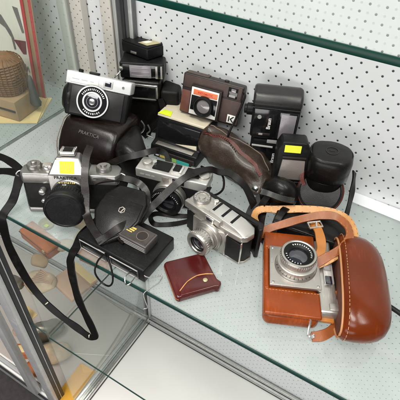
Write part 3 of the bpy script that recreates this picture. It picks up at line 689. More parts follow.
# ------------------------------------------------------------------ 10 lens cases
T = thing('lens_case', 'upright black leather lens case with a fitted lid, right of the flashes', 'lens case', (-77, 520, 0), (0, 0, 14))
def sq_ring(r, z, n=36, p=.72, sy=.9):
    out = []
    for k in range(n):
        a = 2 * pi * k / n; c, s = cos(a), sin(a)
        out.append((r * (abs(c) ** p) * (1 if c > 0 else -1), sy * r * (abs(s) ** p) * (1 if s > 0 else -1), z))
    return out
g = G(); g.loft([sq_ring(r, z) for r, z in ((24, 0), (27, 2), (28, 10), (28.5, 70), (28, 72))], 'black_leather'); g.build('body', T, sharp=50, wobble=.8)
g = G(); g.loft([sq_ring(r, z) for r, z in ((29.5, 60), (31, 62), (31.5, 88), (30.5, 94), (28.5, 97.5), (26, 99), (14, 99.6), (1, 99.8))], 'black_leather'); g.build('lid', T, sharp=50, wobble=.8)
g = G(); g.tube([(29.5 * cos(a * pi / 12), 26 * sin(a * pi / 12), 97.4) for a in range(25)], .7, 'dark_brown', 6, 2); g.build('piping', T)
g = G(); g.lathe([(9, 99.8), (9, 100.3), (8.2, 100.3), (8.2, 99.8)], 'dark_brown', None, 30, False); g.box((0, 0, 100), (8, 1, .5), 'dark_brown', 0, 1); g.build('embossed_mark', T)
g = G(); g.tube([(28 * cos(a * pi / 12), 25.3 * sin(a * pi / 12), 58) for a in range(25)], 1.3, 'black_leather', 6, 2); g.build('hem', T)

T = thing('lens_case', 'round black lens case tipped forward with its disc lid showing, behind the tan strap', 'lens case', (-76, 512, 0), (0, 0, 8))
Rt = at(0, -16, 44, Matrix.Rotation(radians(52), 4, 'X'))
g = G(); g.lathe([(20, -62), (30, -58), (31.5, -40), (32, -8), (31, -3)], 'black_leather', Rt, 48); g.build('body', T, wobble=1)
g = G(); g.lathe([(32.5, -12), (33.5, -10), (33.5, -1), (32, 1), (29, 1.5), (28, .6), (.3, .8)], 'black_leather', Rt, 48); g.build('lid', T, wobble=.5)
g = G(); g.lathe([(32.4, .4), (33.1, 1.1), (32.2, 1.9), (31.4, 1.2), (32.4, .4)], 'pouch_zip', Rt, 48, False); g.build('rim_piping', T)
g = G(); g.ribbon([(38, 20, 66), (42, -6, 56), (44, -30, 36), (44, -50, 14), (40, -64, 3)], 10, 2.4, 'strap_black', (.8, -.2, .5)); g.build('strap', T)
g = G(); g.ribbon([(-27, 8, 70), (-31, -4, 68), (-30, -16, 60), (-24, -22, 52)], 6, 2.4, 'pouch_zip', (-.3, -.7, .6)); g.build('leather_tie', T)

T = thing('camera_case', 'flat black leather case under the tan strap loops, behind the tan half case', 'camera case', (-64, 446, 0), (0, 0, 6))
g = G(); g.box((0, 0, 14), (104, 50, 28), 'black_leather', 8, 4); g.build('body', T, wobble=3)
g = G(); g.box((0, -8, 28.5), (100, 36, 4), 'black_leather', 2, 3); g.build('flap', T, wobble=3)
G().ribbon([(-30, 24, 22), (-40, 6, 33), (-44, -14, 33), (-46, -32, 16), (-44, -44, 4)], 10, 2.2, 'strap_black', (0, -.3, 1)).build('strap', T)
G().ribbon([(-66, 30, 36), (-70, 10, 26), (-68, -12, 14), (-60, -34, 5), (-52, -44, 4)], 9, 2.2, 'strap_brown_black', (-.3, -.3, .9)).build('strap', T)

T = thing('soft_pouch', 'small glossy black soft pouch drooping in front of the grey windowed flash', 'pouch', (-123, 466, 0), (0, 0, 14))
g = G(); rings = []
for x, yc, zc, ry, rz in ((-27, 4, 30, 4, 6), (-24, 3, 34, 12, 18), (-12, 0, 37, 18, 27), (2, -2, 38, 20, 30), (15, 0, 36, 18, 28), (24, 3, 32, 11, 18), (28, 4, 30, 4, 6)):
    rings.append([(x, yc + ry * cos(2 * pi * k / 18) * (1 + .12 * sin(3 * 2 * pi * k / 18 + x)), max(1, zc + rz * sin(2 * pi * k / 18))) for k in range(18)])
g.loft(rings, 'black_leather'); g.build('body', T, sharp=80, wobble=4)
g = G(); g.ribbon([(-26, -16, 48), (-4, -22, 50), (22, -18, 46)], 9, 2, 'black_leather', (0, -.6, .8)); g.build('flap', T, wobble=2)
G().ribbon([(-132, 452, 46), (-138, 440, 30), (-136, 428, 14), (-126, 416, 4)], 10, 2.4, 'strap_brown_black', (-.2, -.6, .8)).build('strap', T, world=True)
G().ribbon([(-146, 462, 30), (-153, 446, 16), (-152, 428, 5), (-140, 408, 3)], 11, 2.4, 'strap_black', (0, -.4, .9)).build('strap', T, world=True)

# ------------------------------------------------------------------ 11 silver camera with protruding lens
T = thing('silver_camera', 'all silver metal camera with a stubby lens, standing in the front middle', 'camera', (-171, 355, 0), (0, 0, -11))
T.scale = (.94, .94, .96)
bw = [(-52, 6), (-46, -1), (-20, -3), (20, -3), (46, -1), (52, 6), (54, 18), (48, 27), (30, 33), (-30, 33), (-48, 27), (-54, 18)]
g = G(); g.prism(bw, 3, 46, 'black_leatherette', 'xy', 1.2); g.build('body', T)
bo = [(x * 1.03, y * 1.03 - .3) for x, y in bw]
g = G(); g.prism(bo, 0, 4, 'satin_chrome', 'xy', 1); g.prism(bo, 44, 54, 'satin_chrome', 'xy', 1.6, 3)
g.prism([(-34, -7), (14, -7), (24, -2), (24, 4), (-34, 4)], 4, 46, 'satin_chrome', 'xy', .8)
g.box((-32, 14, 57), (40, 30, 10), 'satin_chrome', 3, 3)
g.prism([(-12, 53), (-12, 65), (34, 61), (52, 53)], 1, 26, 'silver_paint', 'xz', 1.5)
g.box((-20, -1, 56), (66, 8, 12), 'satin_chrome', 1.6, 3)
g.build('shell', T)
g = G()
for x in (-8, 8, 24): g.box((x, 15, 64.6 - (x + 12) * .085), (4, 20, 1.6), 'black_plastic', .3, 1, None)
g.build('top_grooves', T)
g = G(); g.box((-5, -5.4, 56), (15, 2, 8), 'chrome', .6); g.box((-5, -6.6, 56), (10, 1, 5), 'lens_glass', .3); g.build('finder_window', T)
g = G(); g.lathe([(13, 61), (13, 65), (11.5, 67), (9, 67), (8.6, 65.6), (5, 65.6), (5, 67.6), (.3, 68)], 'satin_chrome', at(-36, 14, 0), 36); wk = g.build('winding_knob', T)
arc_ticks(10.4, 0, 2 * pi * 11 / 12, 12, 'black_print', wk, at(-36, 14, 67), .5, 1.4)
g = G(); g.lathe([(3.4, 61), (3.4, 66), (.3, 66.5)], 'chrome', at(-16, 22, 0), 20); g.build('shutter_button', T)
g = G(); g.lathe([(23, 0), (23, 4), (22, 6), (21, 6), (21, 6), (20, 7), (20, 8)], 'satin_chrome', at(-3, -6, 29, FRONT), 48); g.build('lens_mount', T)
L_ = G(); L_.lathe([(18.5, 0), (18.5, 6), (17, 7), (17, 13), (19, 14), (19, 20), (17.5, 22), (13, 22), (11, 17), (10.5, 15)], 'satin_chrome', at(-3, -12, 29, FRONT), 48, False)
for k in range(36): L_.box((0, 19, 17), (1.8, 1.2, 4.6), 'satin_chrome', .3, 1, at(-3, -12, 29, FRONT @ Matrix.Rotation(2 * pi * k / 36, 4, 'Z')))
lb = L_.build('lens_barrel', T)
G().lathe([(12.5, 0), (7, 1.5), (.3, 2.4)], 'lens_glass', at(-3, -29, 29, FRONT), 40).build('lens_element', lb)
G().lathe([(13.5, 0), (13, -1), (11, -4), (10.6, -4)], 'black_plastic', at(-3, -34.4, 29, FRONT), 40, False).build('lens_throat', lb)
arc_ticks(18, radians(80), radians(-80), 13, 'black_print', lb, at(-3, -21.2, 29, FRONT), .6, 2)
G().box((37, -2.5, 25), (24, 2, 36), 'black_leatherette', .6).build('end_panel', T)
G().box((-43, -1, 25), (15, 2, 36), 'black_leatherette', .6).build('end_panel', T)
for tx, ty in ((24.5, -4), (49.6, -1.4)): G().box((tx, ty, 25), (1.7, 3, 40), 'chrome', .4).build('trim', T)
g = G(); g.prism([(-50, 30), (50, 30), (58, 24), (62, 28), (56, 38), (-52, 38)], 0, 58, 'black_leather', 'xy', 2, 3); g.build('case_back', T, wobble=1.5)

# ------------------------------------------------------------------ 12 tan leather case with silver camera lying on its back
T = thing('cased_camera', 'silver camera lying lens up in a glossy tan leather half case with a looped strap', 'camera', (-58, 350, 0), (0, 0, -66))
# local: x runs down the picture, y to the right, z up (lens axis)
g = G(); g.box((0, 0, 13), (128, 66, 26), 'tan_case', 9, 5); g.build('half_case', T)
g = G(); g.box((-48.5, 0, 25.5), (31, 66.6, 6), 'tan_case', 2.6, 3); g.box((46, 0, 25.5), (36, 66.6, 6), 'tan_case', 2.6, 3); g.box((-3, -30, 25.6), (66, 6.6, 6), 'tan_case', 2.4, 3); g.build('front_panel', T)
g = G()
for x0 in (-36.5, 31):
    for k in range(17): g.tube([(x0, -31 + k * 3.8, 28.6), (x0, -31 + k * 3.8 + 2.4, 28.6)], .4, 'case_seam', 5, 1)
g.build('stitching', T)
g = G(); g.box((-4, 4, 30.4), (62, 62, 5), 'satin_chrome', 1.2); g.build('front_plate', T)
g = G(); g.box((-2, 43, 15), (112, 22, 24), 'satin_chrome', 3, 3); g.box((-12, 46, 28), (52, 12, 4), 'silver_paint', 1); g.build('top_cover', T)
g = G(); g.box((-16, 45, 31), (22, 9, 2), 'lens_grey', .6); g.box((10, 45, 31), (12, 8, 2), 'lens_glass', .6); g.build('finder_window', T)
g = G(); RY = Matrix.Rotation(radians(-90), 4, 'X')
g.lathe([(11, 0), (11, 6), (9, 8), (.3, 8)], 'satin_chrome', at(38, 53, 16, RY), 32); g.lathe([(8, 0), (8, 5), (.3, 6)], 'satin_chrome', at(-38, 53, 16, RY), 32); g.lathe([(4, 0), (4, 7), (.3, 7)], 'chrome', at(16, 53, 16, RY), 24); g.build('controls', T)
G().box((6, 52, 20), (16, 8, 8), 'black_plastic', 1).build('catch', T)
G().box((46, 50, 26), (10, 14, 6), 'satin_chrome', 1).build('lever', T)
lc = (-5, 5)
g = G(); g.lathe([(26, 32), (26, 35), (25, 36.5), (23, 36.5), (23, 40), (24.5, 41), (24.5, 45), (22.5, 46)], 'satin_chrome', at(lc[0], lc[1], 0), 64); g.build('lens_mount', T)
L_ = G(); L_.lathe([(21, 45), (21, 50), (22, 51), (22, 56), (21, 57.6), (19.4, 58), (18.4, 57.4), (18.2, 56)], 'satin_chrome', at(lc[0], lc[1], 0), 64, False)
for k in range(48): L_.box((22, 0, 53.5), (1.1, 1.5, 4), 'satin_chrome', .3, 1, at(lc[0], lc[1], 0, Matrix.Rotation(2 * pi * k / 48, 4, 'Z')))
lb = L_.build('lens_barrel', T)
g = G(); g.lathe([(18.6, 56), (17.6, 56.8), (12.6, 54.4), (11.4, 53), (11, 52)], 'black_plastic', at(lc[0], lc[1], 0), 64, False); g.build('name_ring', lb)
g = G(); g.lathe([(11.8, 52.4), (8, 53.8), (4, 54.6), (.3, 54.8)], 'lens_glass', at(lc[0], lc[1], 0), 48); g.build('lens_element', lb)
Mk = at(lc[0], lc[1], 56.2, Matrix.Rotation(radians(60), 4, 'Z'))
arc_ticks(15.2, radians(55), radians(-75), 13, 'white_print', lb, Mk, .9, 1.8)
arc_ticks(15.2, radians(125), radians(215), 8, 'white_print', lb, Mk, .8, 1.7)
arc_ticks(24, radians(-50), radians(-170), 11, 'black_print', T, at(lc[0], lc[1], 36.7), .6, 1.4)
for sx, sy in ((-31, -23), (23, -23), (23, 31), (-31, 31)):
    G().lathe([(1.6, 32.9), (1.6, 33.3), (1.2, 33.6), (.2, 33.6)], 'steel', at(sx, sy, 0), 14).build('screw', T)
g = G(); g.box((-10, -24, 33), (7, 2.6, 1), 'grey_print', .2); g.box((-22, 34, 33), (2, 3, 1), 'grey_print', .2); g.build('scale_mark', T)
# strap
t1 = [(-114, 402, 12), (-127, 408, 14), (-140, 420, 20), (-137, 432, 26), (-114, 442, 30), (-84, 455, 36), (-56, 464, 40), (-33, 466, 42), (-15, 452, 44), (-6, 432, 44), (-10, 410, 42), (-20, 390, 38), (-33, 373, 32), (-46, 356, 29)]
f1 = [(-.4, -.6, .6)] * 3 + [(-.1, -.6, .8)] * 5 + [(.1, -.3, .9)] * 6
G().ribbon(t1, 11, 2.4, 'strap_tan', f1, stitch='seam_thread').build('shoulder_strap', T, world=True, label='pale tan upper loop of the shoulder strap')
t2 = [(-124, 380, 10), (-114, 396, 28), (-97, 411, 36), (-78, 428, 42), (-58, 442, 48), (-38, 448, 52), (-20, 440, 52), (-11, 424, 50), (-14, 404, 46), (-26, 385, 40), (-38, 368, 31)]
G().ribbon(t2, 11, 2.4, 'strap_rust', [(-.3, -.6, .7)] + [(0, -.6, .8)] * 5 + [(.3, -.3, .9)] * 5, stitch='case_seam').build('shoulder_strap', T, world=True, label='rust red inner loop of the shoulder strap')
t3 = [(-62, 428, 40), (-54, 422, 46), (-44, 408, 46), (-36, 392, 40), (-36, 374, 33)]
tb = G().ribbon(t3, 12, 2.6, 'strap_amber', (.2, -.4, .9)).build('strap_tab', T, world=True)
g = G(); g.tube([(-66, 422, 47), (-53, 433, 47), (-47, 425, 48), (-60, 413, 48), (-66, 422, 47)], 1.6, 'chrome', 8, 1); g.tube([(-57, 427, 49), (-53, 419, 49)], 1.2, 'chrome', 6, 1); g.build('buckle', T, world=True)
t4 = [(-1, 352, 26), (9, 344, 18), (14, 330, 10), (13, 315, 5), (5, 302, 3), (-5, 294, 3)]
G().ribbon(t4, 12, 2.4, 'strap_rust', [(.4, -.3, .8)] * 6).build('strap_end', T, world=True)
g = G(); g.tube([(-14, 306, 26), (-12, 298, 16), (-10, 293, 6), (-7, 292, 4)], 1.3, 'chrome', 8); g.lathe([(3.2, 0), (3.2, 2), (.3, 2.6)], 'chrome', at(-5, 294, 4)); g.build('strap_stud', T, world=True)

T = thing('case_flap', 'glossy domed red-brown leather case flap at the right, beside the tan half case', 'camera case', (18, 372, 0), (0, 0, -70))
T.scale = (1.06, 1, 1)
g = G(); rings = []
N_ = 40
# stations along the depth (local y): from the open seam side to the domed outer side
def flap_ring(y, hx, hz, zc, xo=0):
    out = []
    for k in range(N_):
        a = 2 * pi * k / N_; c, s = cos(a), sin(a)
        out.append((xo + hx * (abs(c) ** .78) * (1 if c > 0 else -1), y, zc + hz * (abs(s) ** .8) * (1 if s > 0 else -1)))
    return out
for y, hx, hz, zc in ((-22, 66, 24, 25), (-20, 69, 26.5, 27), (-14, 70.5, 28, 28.5), (-6, 71, 28.5, 29), (4, 70, 28.5, 29), (13, 68, 28, 28.5), (21, 64, 26, 27.5), (27, 59, 23, 26.5), (32, 51, 19, 25.5), (35.5, 40, 14, 24.5), (37.5, 26, 8, 24), (38, 8, 3, 24)):
    rings.append(flap_ring(y, hx, hz, zc))
g.loft(rings, 'flap_case'); fl = g.build('shell', T, sharp=60, wobble=1.2)
g = G(); R_ = flap_ring(-22.5, 66.6, 24.6, 25.2); g.tube([R_[k % N_] for k in range(N_ + 1)], 1.3, 'case_seam', 8, 2); g.build('seam_piping', T)
g = G(); rings = [flap_ring(-22.6, 62, 21, 25), flap_ring(-23, 42, 12, 25)]; g.loft(rings, 'case_inside'); g.build('lining', T)
g = G(); R_ = flap_ring(-17, 70.9, 28.3, 28.4)
for k in range(N_):
    p, q = Vector(R_[k]), Vector(R_[(k + 1) % N_]); n_ = max(1, int((q - p).length / 4))
    for j in range(n_): g.tube([p.lerp(q, (j + .15) / n_), p.lerp(q, (j + .75) / n_)], .45, 'case_seam', 5, 1)
g.build('stitching', T)
g = G(); g.box((-6, -36, 10), (62, 22, 3), 'tan_case', 1.2, 2, None); g.box((34, -33, 14), (26, 16, 4), 'strap_amber', 1); g.build('hinge_leather', T)

# ------------------------------------------------------------------ 13 pocket camera
T = thing('pocket_camera', 'flat black pocket camera with a raised silver box on top, at the shelf front', 'camera', (-269, 290, 0), (0, 0, -1))
g = G(); g.box((0, 0, 12), (110, 68, 24), 'black_plastic', 2, 3); g.build('body', T)
g = G(); g.box((-28, -34.5, 12), (44, 2, 17), 'black_gloss', .8); g.box((24, -34.5, 12), (46, 2, 15), 'black_gloss', .8); g.build('front_window', T)
def frame(x0, x1, z0, z1, y, r, mat):
    gg = G(); gg.tube([(x0, y, z0), (x1, y, z0), (x1, y, z1), (x0, y, z1), (x0, y, z0)], r, mat, 6, 1); return gg
frame(2, 46, 5, 20, -36, .8, 'grey_print').build('window_frame', T); frame(-50, -7, 4, 20, -36, .7, 'grey_print').build('window_frame', T)
g = G(); g.box((20, 2, 31), (44, 27, 14), 'box_grey', 1.4); mod = g.build('raised_box', T)
g = G(); g.box((20, 2, 38.4), (39, 23, .8), 'label_dark', .2); g.build('box_label', mod)
g = G()
for x, y, w, h in ((8, 7, 11, 2.6), (9, 3.4, 8, 2.4), (7, 0, 9, 1.6)): g.box((x, y, 39), (w, h, .4), 'gold_print', .1, 1)
g.build('gold_mark', mod)
G().lathe([(8, 38.9), (8, 39.4), (7.4, 39.4), (7.4, 38.9)], 'seam_thread', at(27, 2, 0), 36, False).build('dial_ring', mod)
G().lathe([(6.6, 38.9), (6.4, 39.2), (.3, 39.2)], 'dark_brown', at(27, 2, 0), 36).build('dial', mod)
for z in (27.5, 30.5, 33.5): G().box((20, -11.7, z), (40, .5, .8), 'grey_print', .1, 1).build('box_line', mod)
g = G(); rg = [(Vector((-268 + 12 * cos(a * pi / 9), 247 - 4 - 4 * sin(a * pi / 9), 2 + 17 * sin(a * pi / 9)))) for a in range(19)]
g.tube([(-270, 252, 18), (-258, 244, 12), (-253, 238, -4), (-260, 236.5, -18), (-273, 236.5, -19), (-283, 238, -6), (-282, 246, 10), (-276, 253, 18)], 1.3, 'strap_black', 8); g.build('wrist_cord', T, world=True)
g = G()
ch = smooth([(-222, 262, 12), (-214, 256, 14), (-208, 262, 8), (-201, 274, 3), (-199, 264, 2), (-203, 250, 2), (-206, 241, 0), (-203, 239, -10), (-200, 238.5, -22), (-206, 238, -30)], 7)
for i, p in enumerate(ch): g.lathe([(.2, -1), (.65, -.7), (.9, 0), (.65, .7), (.2, 1)], 'steel', at(*p), 8)
g.build('ball_chain', T, world=True)
g = G(); g.tube([(-237, 254, 8), (-239, 247, 4), (-234, 241, 0), (-228, 243, 4), (-226, 252, 10)], .8, 'steel', 6); g.build('wire_ring', T, world=True)

T = thing('leather_wallet', 'dark brown leather pocket case with a small white emblem, lying over the pocket camera', 'camera case', (-290, 280, 26), (20, 0, 8))
Q = [(-6, -18), (2, -20), (30, 6), (36, 26), (34, 54), (22, 72), (-16, 72), (-30, 52), (-32, 24), (-20, 0)]
g = G(); g.prism(Q, 0, 8, 'black_leather', 'xy', 3, 3); g.build('body', T, sharp=60, wobble=2)
g = G(); g.prism([(x * .9, 2 + y * .9) for x, y in Q[:5]] + [(-28, 50)] + [(x * .9, 2 + y * .9) for x, y in Q[8:]], 7, 9.6, 'black_leather', 'xy', 1.2, 3); g.build('flap', T, sharp=60, wobble=2)
em = at(6, 34, 9.8, Matrix.Rotation(radians(-20), 4, 'Z'))
g = G(); g.lathe([(5, 0), (5, .9), (4.1, .9), (4.1, 0)], 'emblem_ivory', em, 6, False); g.box((1, 0, .5), (1.3, 6.5, .9), 'emblem_ivory', 0, 1, em); g.build('emblem', T)
lp = [(-343, 318, 62), (-333, 334, 62), (-318, 350, 60), (-300, 358, 56), (-284, 356, 52), (-272, 344, 46), (-267, 326, 40), (-270, 304, 40), (-276, 284, 40), (-284, 268, 34), (-290, 258, 30)]
G().ribbon(lp, 10, 2.2, 'strap_brown_black', [(-.3, -.4, .9)] * 2 + [(0, -.5, .9)] * 3 + [(.5, -.3, .8)] * 6).build('strap', T, world=True)

# ------------------------------------------------------------------ 14 purse and tag
T = thing('coin_purse', 'small square oxblood leather purse with a curved flap, in front of the silver camera', 'purse', (-168, 291, 0), (0, 0, -40))
g = G(); sq = [(-29, -24), (-26, -28), (26, -28), (29, -25), (29, 22), (31, 27), (24, 33), (18, 29), (-24, 28), (-29, 24)]
g.prism(sq, 0, 11, 'oxblood', 'xy', 3.4, 4); g.build('body', T, wobble=.8)
g = G(); g.prism([(10, 28.5), (7, 18), (6, 6), (11, -8), (22, -22), (28.5, -22), (28.5, 22), (30, 27), (24, 32), (18, 28.5)], 9.5, 13, 'oxblood', 'xy', 1.3, 3); g.build('flap', T, wobble=.8)
g = G(); g.tube([(9.5, 27, 12), (6.6, 18, 12.2), (5.8, 6, 12.2), (10.8, -8, 12.2), (21, -21, 12)], .7, 'strap_tan', 6); g.build('flap_edge', T)
g = G(); g.tube([(-28.5, -24, 6), (-26, -28, 6), (26, -28, 6), (29, -25, 6)], .6, 'strap_rust', 6, 1); g.build('edge_stitching', T)
g = G(); g.lathe([(3, 12.6), (3, 13.8), (2, 14.4), (.3, 14.6)], 'gold_label', at(16, 14, 0), 20); g.build('press_stud', T)

T = thing('price_tag', 'blank white paper strip lying at the foot of the pegboard on the right', 'tag', (44, 560, 0), (0, 0, -2))
g = G(); g.prism([(-80, -12), (90, -13), (90, 13), (-82, 13)], .6, 1.6, 'tag_white', 'xy', .1, 1); g.build('strip', T)
T = thing('beaded_purse', 'pale pink rounded beaded purse cut off by the right edge, behind the red-brown flap', 'purse', (92, 470, 0))
g = G(); prf = [(.5, 0), (16, 1), (25, 8), (29, 20), (26, 32), (18, 42), (10, 47), (.5, 49)]; g.lathe(prf, 'bead_white', None, 28, False); g.build('body', T, wobble=2)
g = G()
for k in range(9):
    z = 5 + k * 4.6; r = next(a[0] + (b[0] - a[0]) * (z - a[1]) / (b[1] - a[1]) for a, b in zip(prf, prf[1:]) if a[1] <= z <= b[1])
    n_ = max(6, int(2 * pi * r / 6))
    for q in range(n_):
        a = 2 * pi * (q + .5 * (k % 2)) / n_; g.lathe([(.2, -1.8), (1.6, -1), (2.1, 0), (1.6, 1), (.2, 1.8)], 'bead_white', at(r * cos(a), r * sin(a), z), 7)
g.build('beading', T)
T = thing('cable', 'short black cable end coming in at the right edge beside the flap', 'cable', (80, 372, 0))
g = G(); g.tube([(-32, 4, 16), (-8, 0, 15), (40, -8, 6), (80, -10, 3)], 3, 'black_plastic', 10); g.build('sheath', T)

# ------------------------------------------------------------------ neighbouring bay, seen through the side pane
T = thing('poster', 'cream printed card with a red border, leaning at the back of the left bay', 'poster', (-702, 520, -4), (-5, 0, -4))
g = G(); g.box((-60, 0, 150), (170, 3, 300), 'paper_cream', .3); g.build('card', T)
g = G(); g.box((29, -2, 150), (8, 1.2, 300), 'red_border', .2); g.box((49, -1, 150), (7, 1.2, 300), 'red_border', .2); g.build('border', T)
g = G(); g.box((39, .5, 150), (30, 2, 300), 'crate_tan', .2); g.build('mount', T)
g = G(); g.prism([(-14, 106), (22, 112), (18, 86), (8, 84)], -2.4, -1.8, 'maroon_ink', 'xz', 0); g.build('print_shape', T)
g = G(); g.prism([(-70, 150), (-40, 146), (-18, 122), (-12, 108), (-22, 110), (-34, 124), (-60, 132)], -2.5, -1.8, 'grey_ink', 'xz', 0); g.prism([(-20, 110), (-14, 108), (-12, 88), (-17, 86)], -2.6, -1.8, 'grey_ink', 'xz', 0); g.prism([(0, 170), (14, 170), (22, 128), (16, 126)], -2.5, -1.8, 'grey_ink', 'xz', 0); g.prism([(-60, 30), (-54, 36), (18, -6), (14, -12)], -2.5, -1.8, 'grey_ink', 'xz', 0); g.build('print_shape', T)
g = G(); x = -44
for k in range(9):
    h = random.uniform(8, 22); g.tube([(x, -2.4, 52), (x + 3, -2.4, 52 + h), (x + 5, -2.4, 58), (x + 7, -2.4, 50)], 1, 'grey_ink', 5, 4); x += 7
g.build('script_writing', T)

T = thing('wicker_basket', 'round brown woven basket resting on the tan crate in the left bay', 'basket', (-668, 458, 42))
T.scale = (.95, .95, .92)
g = G()
pr = []
for k in range(13):
    z = k * 5; r = 31 + 5 * sin(pi * min(1, k / 12)); pr += [(r, z), (r + 2, z + 2.5)]
g.lathe([(.5, 0)] + pr + [(28, 66), (14, 71), (.5, 73)], 'wicker', None, 40, False); g.build('body', T, wobble=5)
g = G()
for k in range(28):
    a = 2 * pi * k / 28; g.tube([(33.5 * cos(a), 33.5 * sin(a), 2), (38.4 * cos(a), 38.4 * sin(a), 34), (33 * cos(a), 33 * sin(a), 64), (18 * cos(a), 18 * sin(a), 72)], .7, 'wicker', 5, 4)
g.build('ribs', T)
T = thing('wooden_crate', 'plain tan wooden box under the woven basket', 'crate', (-672, 452, 2), (0, 0, 8))
g = G(); g.box((0, 0, 20), (86, 62, 40), 'crate_tan', 2); g.build('box', T); g = G(); g.box((0, -31.5, 20), (80, 2, 4), 'dark_brown', .5); g.build('slot', T)
T = thing('grey_rag', 'crumpled dark grey cloth bag beside the basket in the left bay', 'cloth bag', (-624, 472, 14))
T.scale = (.6, .6, .72)
g = G(); rings = []
for z, r in ((0, 14), (10, 18), (30, 16), (52, 14), (72, 10), (86, 5)):
    rings.append([(r * cos(2 * pi * k / 14) * (1 + .25 * sin(k * 2.2 + z)), r * .7 * sin(2 * pi * k / 14) * (1 + .2 * cos(k * 1.7 + z)), z) for k in range(14)])
g.loft(rings, 'rag_grey'); g.build('body', T, sharp=80, wobble=5)
T = thing('cardboard_sheet', 'yellowish card sheet sticking out under the wooden box in the left bay', 'card', (-670, 462, -3), (0, 0, 28))
g = G(); g.box((-20, 0, 1.2), (150, 90, 2.4), 'card_tan', .3); g.box((-24, -10, 3.6), (150, 92, 1.6), 'card_tan', .3, 1, Matrix.Rotation(radians(5), 4, 'Z')); g.build('sheets', T)

# oddments on the lower shelf of the neighbouring bay and on its floor
def lump(name, label, cat, loc, mat, rx, ry, rz, seed, rot=0, pname='body'):
    T = thing(name, label, cat, loc, (0, 0, rot)); rnd = random.Random(seed); g = G(); rings = []
    ph = [rnd.uniform(0, 6) for _ in range(4)]
    for i in range(9):
        u = i / 8; s = max(.08, sin(pi * (.06 + .88 * u)) ** .7)
        rings.append([(-rx + 2 * rx * u, ry * s * cos(2 * pi * k / 16) * (1 + .18 * sin(3 * 2 * pi * k / 16 + ph[0] + u * 4)), max(.5, rz + rz * s * sin(2 * pi * k / 16) * (1 + .15 * sin(2 * 2 * pi * k / 16 + ph[1])))) for k in range(16)])
    g.loft(rings, mat); g.build(pname, T, sharp=80, wobble=6); return T
ZS = -363
T = thing('wooden_case', 'oblong orange brown wooden case on the lower left shelf, below the reflex camera', 'wooden case', (-668, 420, ZS), (0, 0, -8))
g = G(); g.box((0, 0, 16), (112, 42, 32), 'terracotta', 5, 3); g.build('body', T, wobble=1.5); g = G(); g.box((0, -.6, 24), (113, 42, 1.6), 'dark_brown', .4); g.build('lid_line', T)
g = G(); g.box((42, -22, 22), (9, 3, 10), 'gold_label', .8); g.build('clasp', T)
t = lump('seashell', 'large cream ribbed shell on the lower left shelf inside the strap loop', 'seashell', (-575, 330, ZS), 'shell', 36, 30, 18, 8, 20)
g = G()
for k in range(7): g.tube([(-26 + k * 3, -22 + k * 7, 30), (0, -14 + k * 5, 40), (28, -6 + k * 2, 26)], 1.4, 'paper_peach', 6, 4)
g.build('ribs', t)
lump('seashell', 'small pale conch behind the orange brown wooden case', 'seashell', (-608, 440, ZS), 'shell', 26, 16, 14, 12, 40)
T = thing('paper_bag', 'folded peach paper bag lying flat beside the cream shell on the lower left shelf', 'paper bag', (-520, 375, ZS), (0, 0, -10))
g = G(); g.box((0, 0, 6), (78, 72, 12), 'paper_peach', 3, 3); g.build('bag', T, wobble=4); g = G(); g.box((0, 26, 13), (74, 18, 2), 'card_tan', .6); g.build('fold', T)
T = thing('small_box', 'terracotta coloured box behind the peach bag on the lower left shelf', 'box', (-518, 452, ZS), (0, 0, 4))
g = G(); g.box((0, 0, 14), (80, 40, 28), 'terracotta', 2); g.build('box', T); g = G(); g.box((0, -20.6, 16), (60, 1, 10), 'card_tan', .2); g.build('label', T)
T = thing('small_dish', 'pale round dish with a yellow sticker on the lower left shelf, under the lens cap', 'dish', (-588, 485, ZS))
g = G(); g.lathe([(10, 0), (22, 4), (27, 12), (25.6, 12), (20, 6), (.5, 5)], 'shell', None, 32); g.build('dish', T); sticker(T, (2, -6, 8), (14, 12, 1), None, 'sticker_lime')
T = thing('small_dish', 'brass coloured little bowl with a yellow sticker at the far left of the lower shelf', 'dish', (-700, 470, ZS))
g = G(); g.lathe([(8, 0), (18, 4), (21, 14), (19.6, 14), (15, 6), (.5, 5)], 'gold_label', None, 32); g.build('dish', T); sticker(T, (2, -4, 8), (10, 10, 1), None, 'sticker_lime')
lump('pewter_jug', 'dented pewter jug lying by the aluminium front post', 'jug', (-700, 360, -743), 'pewter', 56, 34, 32, 21, 55)
lump('clay_figure', 'small orange clay figure between the two aluminium posts', 'figurine', (-640, 275, -743), 'terracotta', 40, 26, 22, 31, 70)
lump('seashell', 'cream shell on the floor right of the pewter jug', 'seashell', (-628, 330, -743), 'shell', 44, 34, 24, 44, 30)
lump('seashell', 'pinkish shell at the foot of the grey door stile', 'seashell', (-745, 330, -743), 'paper_peach', 40, 30, 24, 52, 10)
lump('seashell', 'brown speckled cowrie between the orange wooden case and the cream ribbed shell', 'seashell', (-622, 372, ZS), 'crate_tan', 24, 17, 13, 81, -20)
lump('seashell', 'grey oyster shell lying in front of the cream ribbed shell', 'seashell', (-632, 296, ZS), 'pewter', 30, 22, 9, 85, 15)
lump('wooden_fish', 'carved brown wooden fish at the back of the lower left shelf', 'carving', (-640, 512, ZS), 'crate_tan', 58, 14, 16, 91, -4)
T = thing('card_strip', 'long tan card strip lying along the front of the lower left shelf', 'card', (-590, 268, ZS), (0, 0, -6))
G().box((0, 0, 1.5), (120, 18, 3), 'card_tan', .4).build('strip', T, wobble=2)
T = thing('wooden_block', 'orange brown wooden block on the floor of the left bay', 'block', (-700, 290, -737), (0, 0, 32))
g = G(); g.box((0, 0, 14), (64, 34, 28), 'terracotta', 2); g.build('block', T); g = G(); g.box((0, 0, 28.6), (50, 22, 1.4), 'card_tan', .3); g.build('label', T)
T = thing('base_board', 'pale beige board covering the floor of the left bay', 'board', (-640, 400, -742))
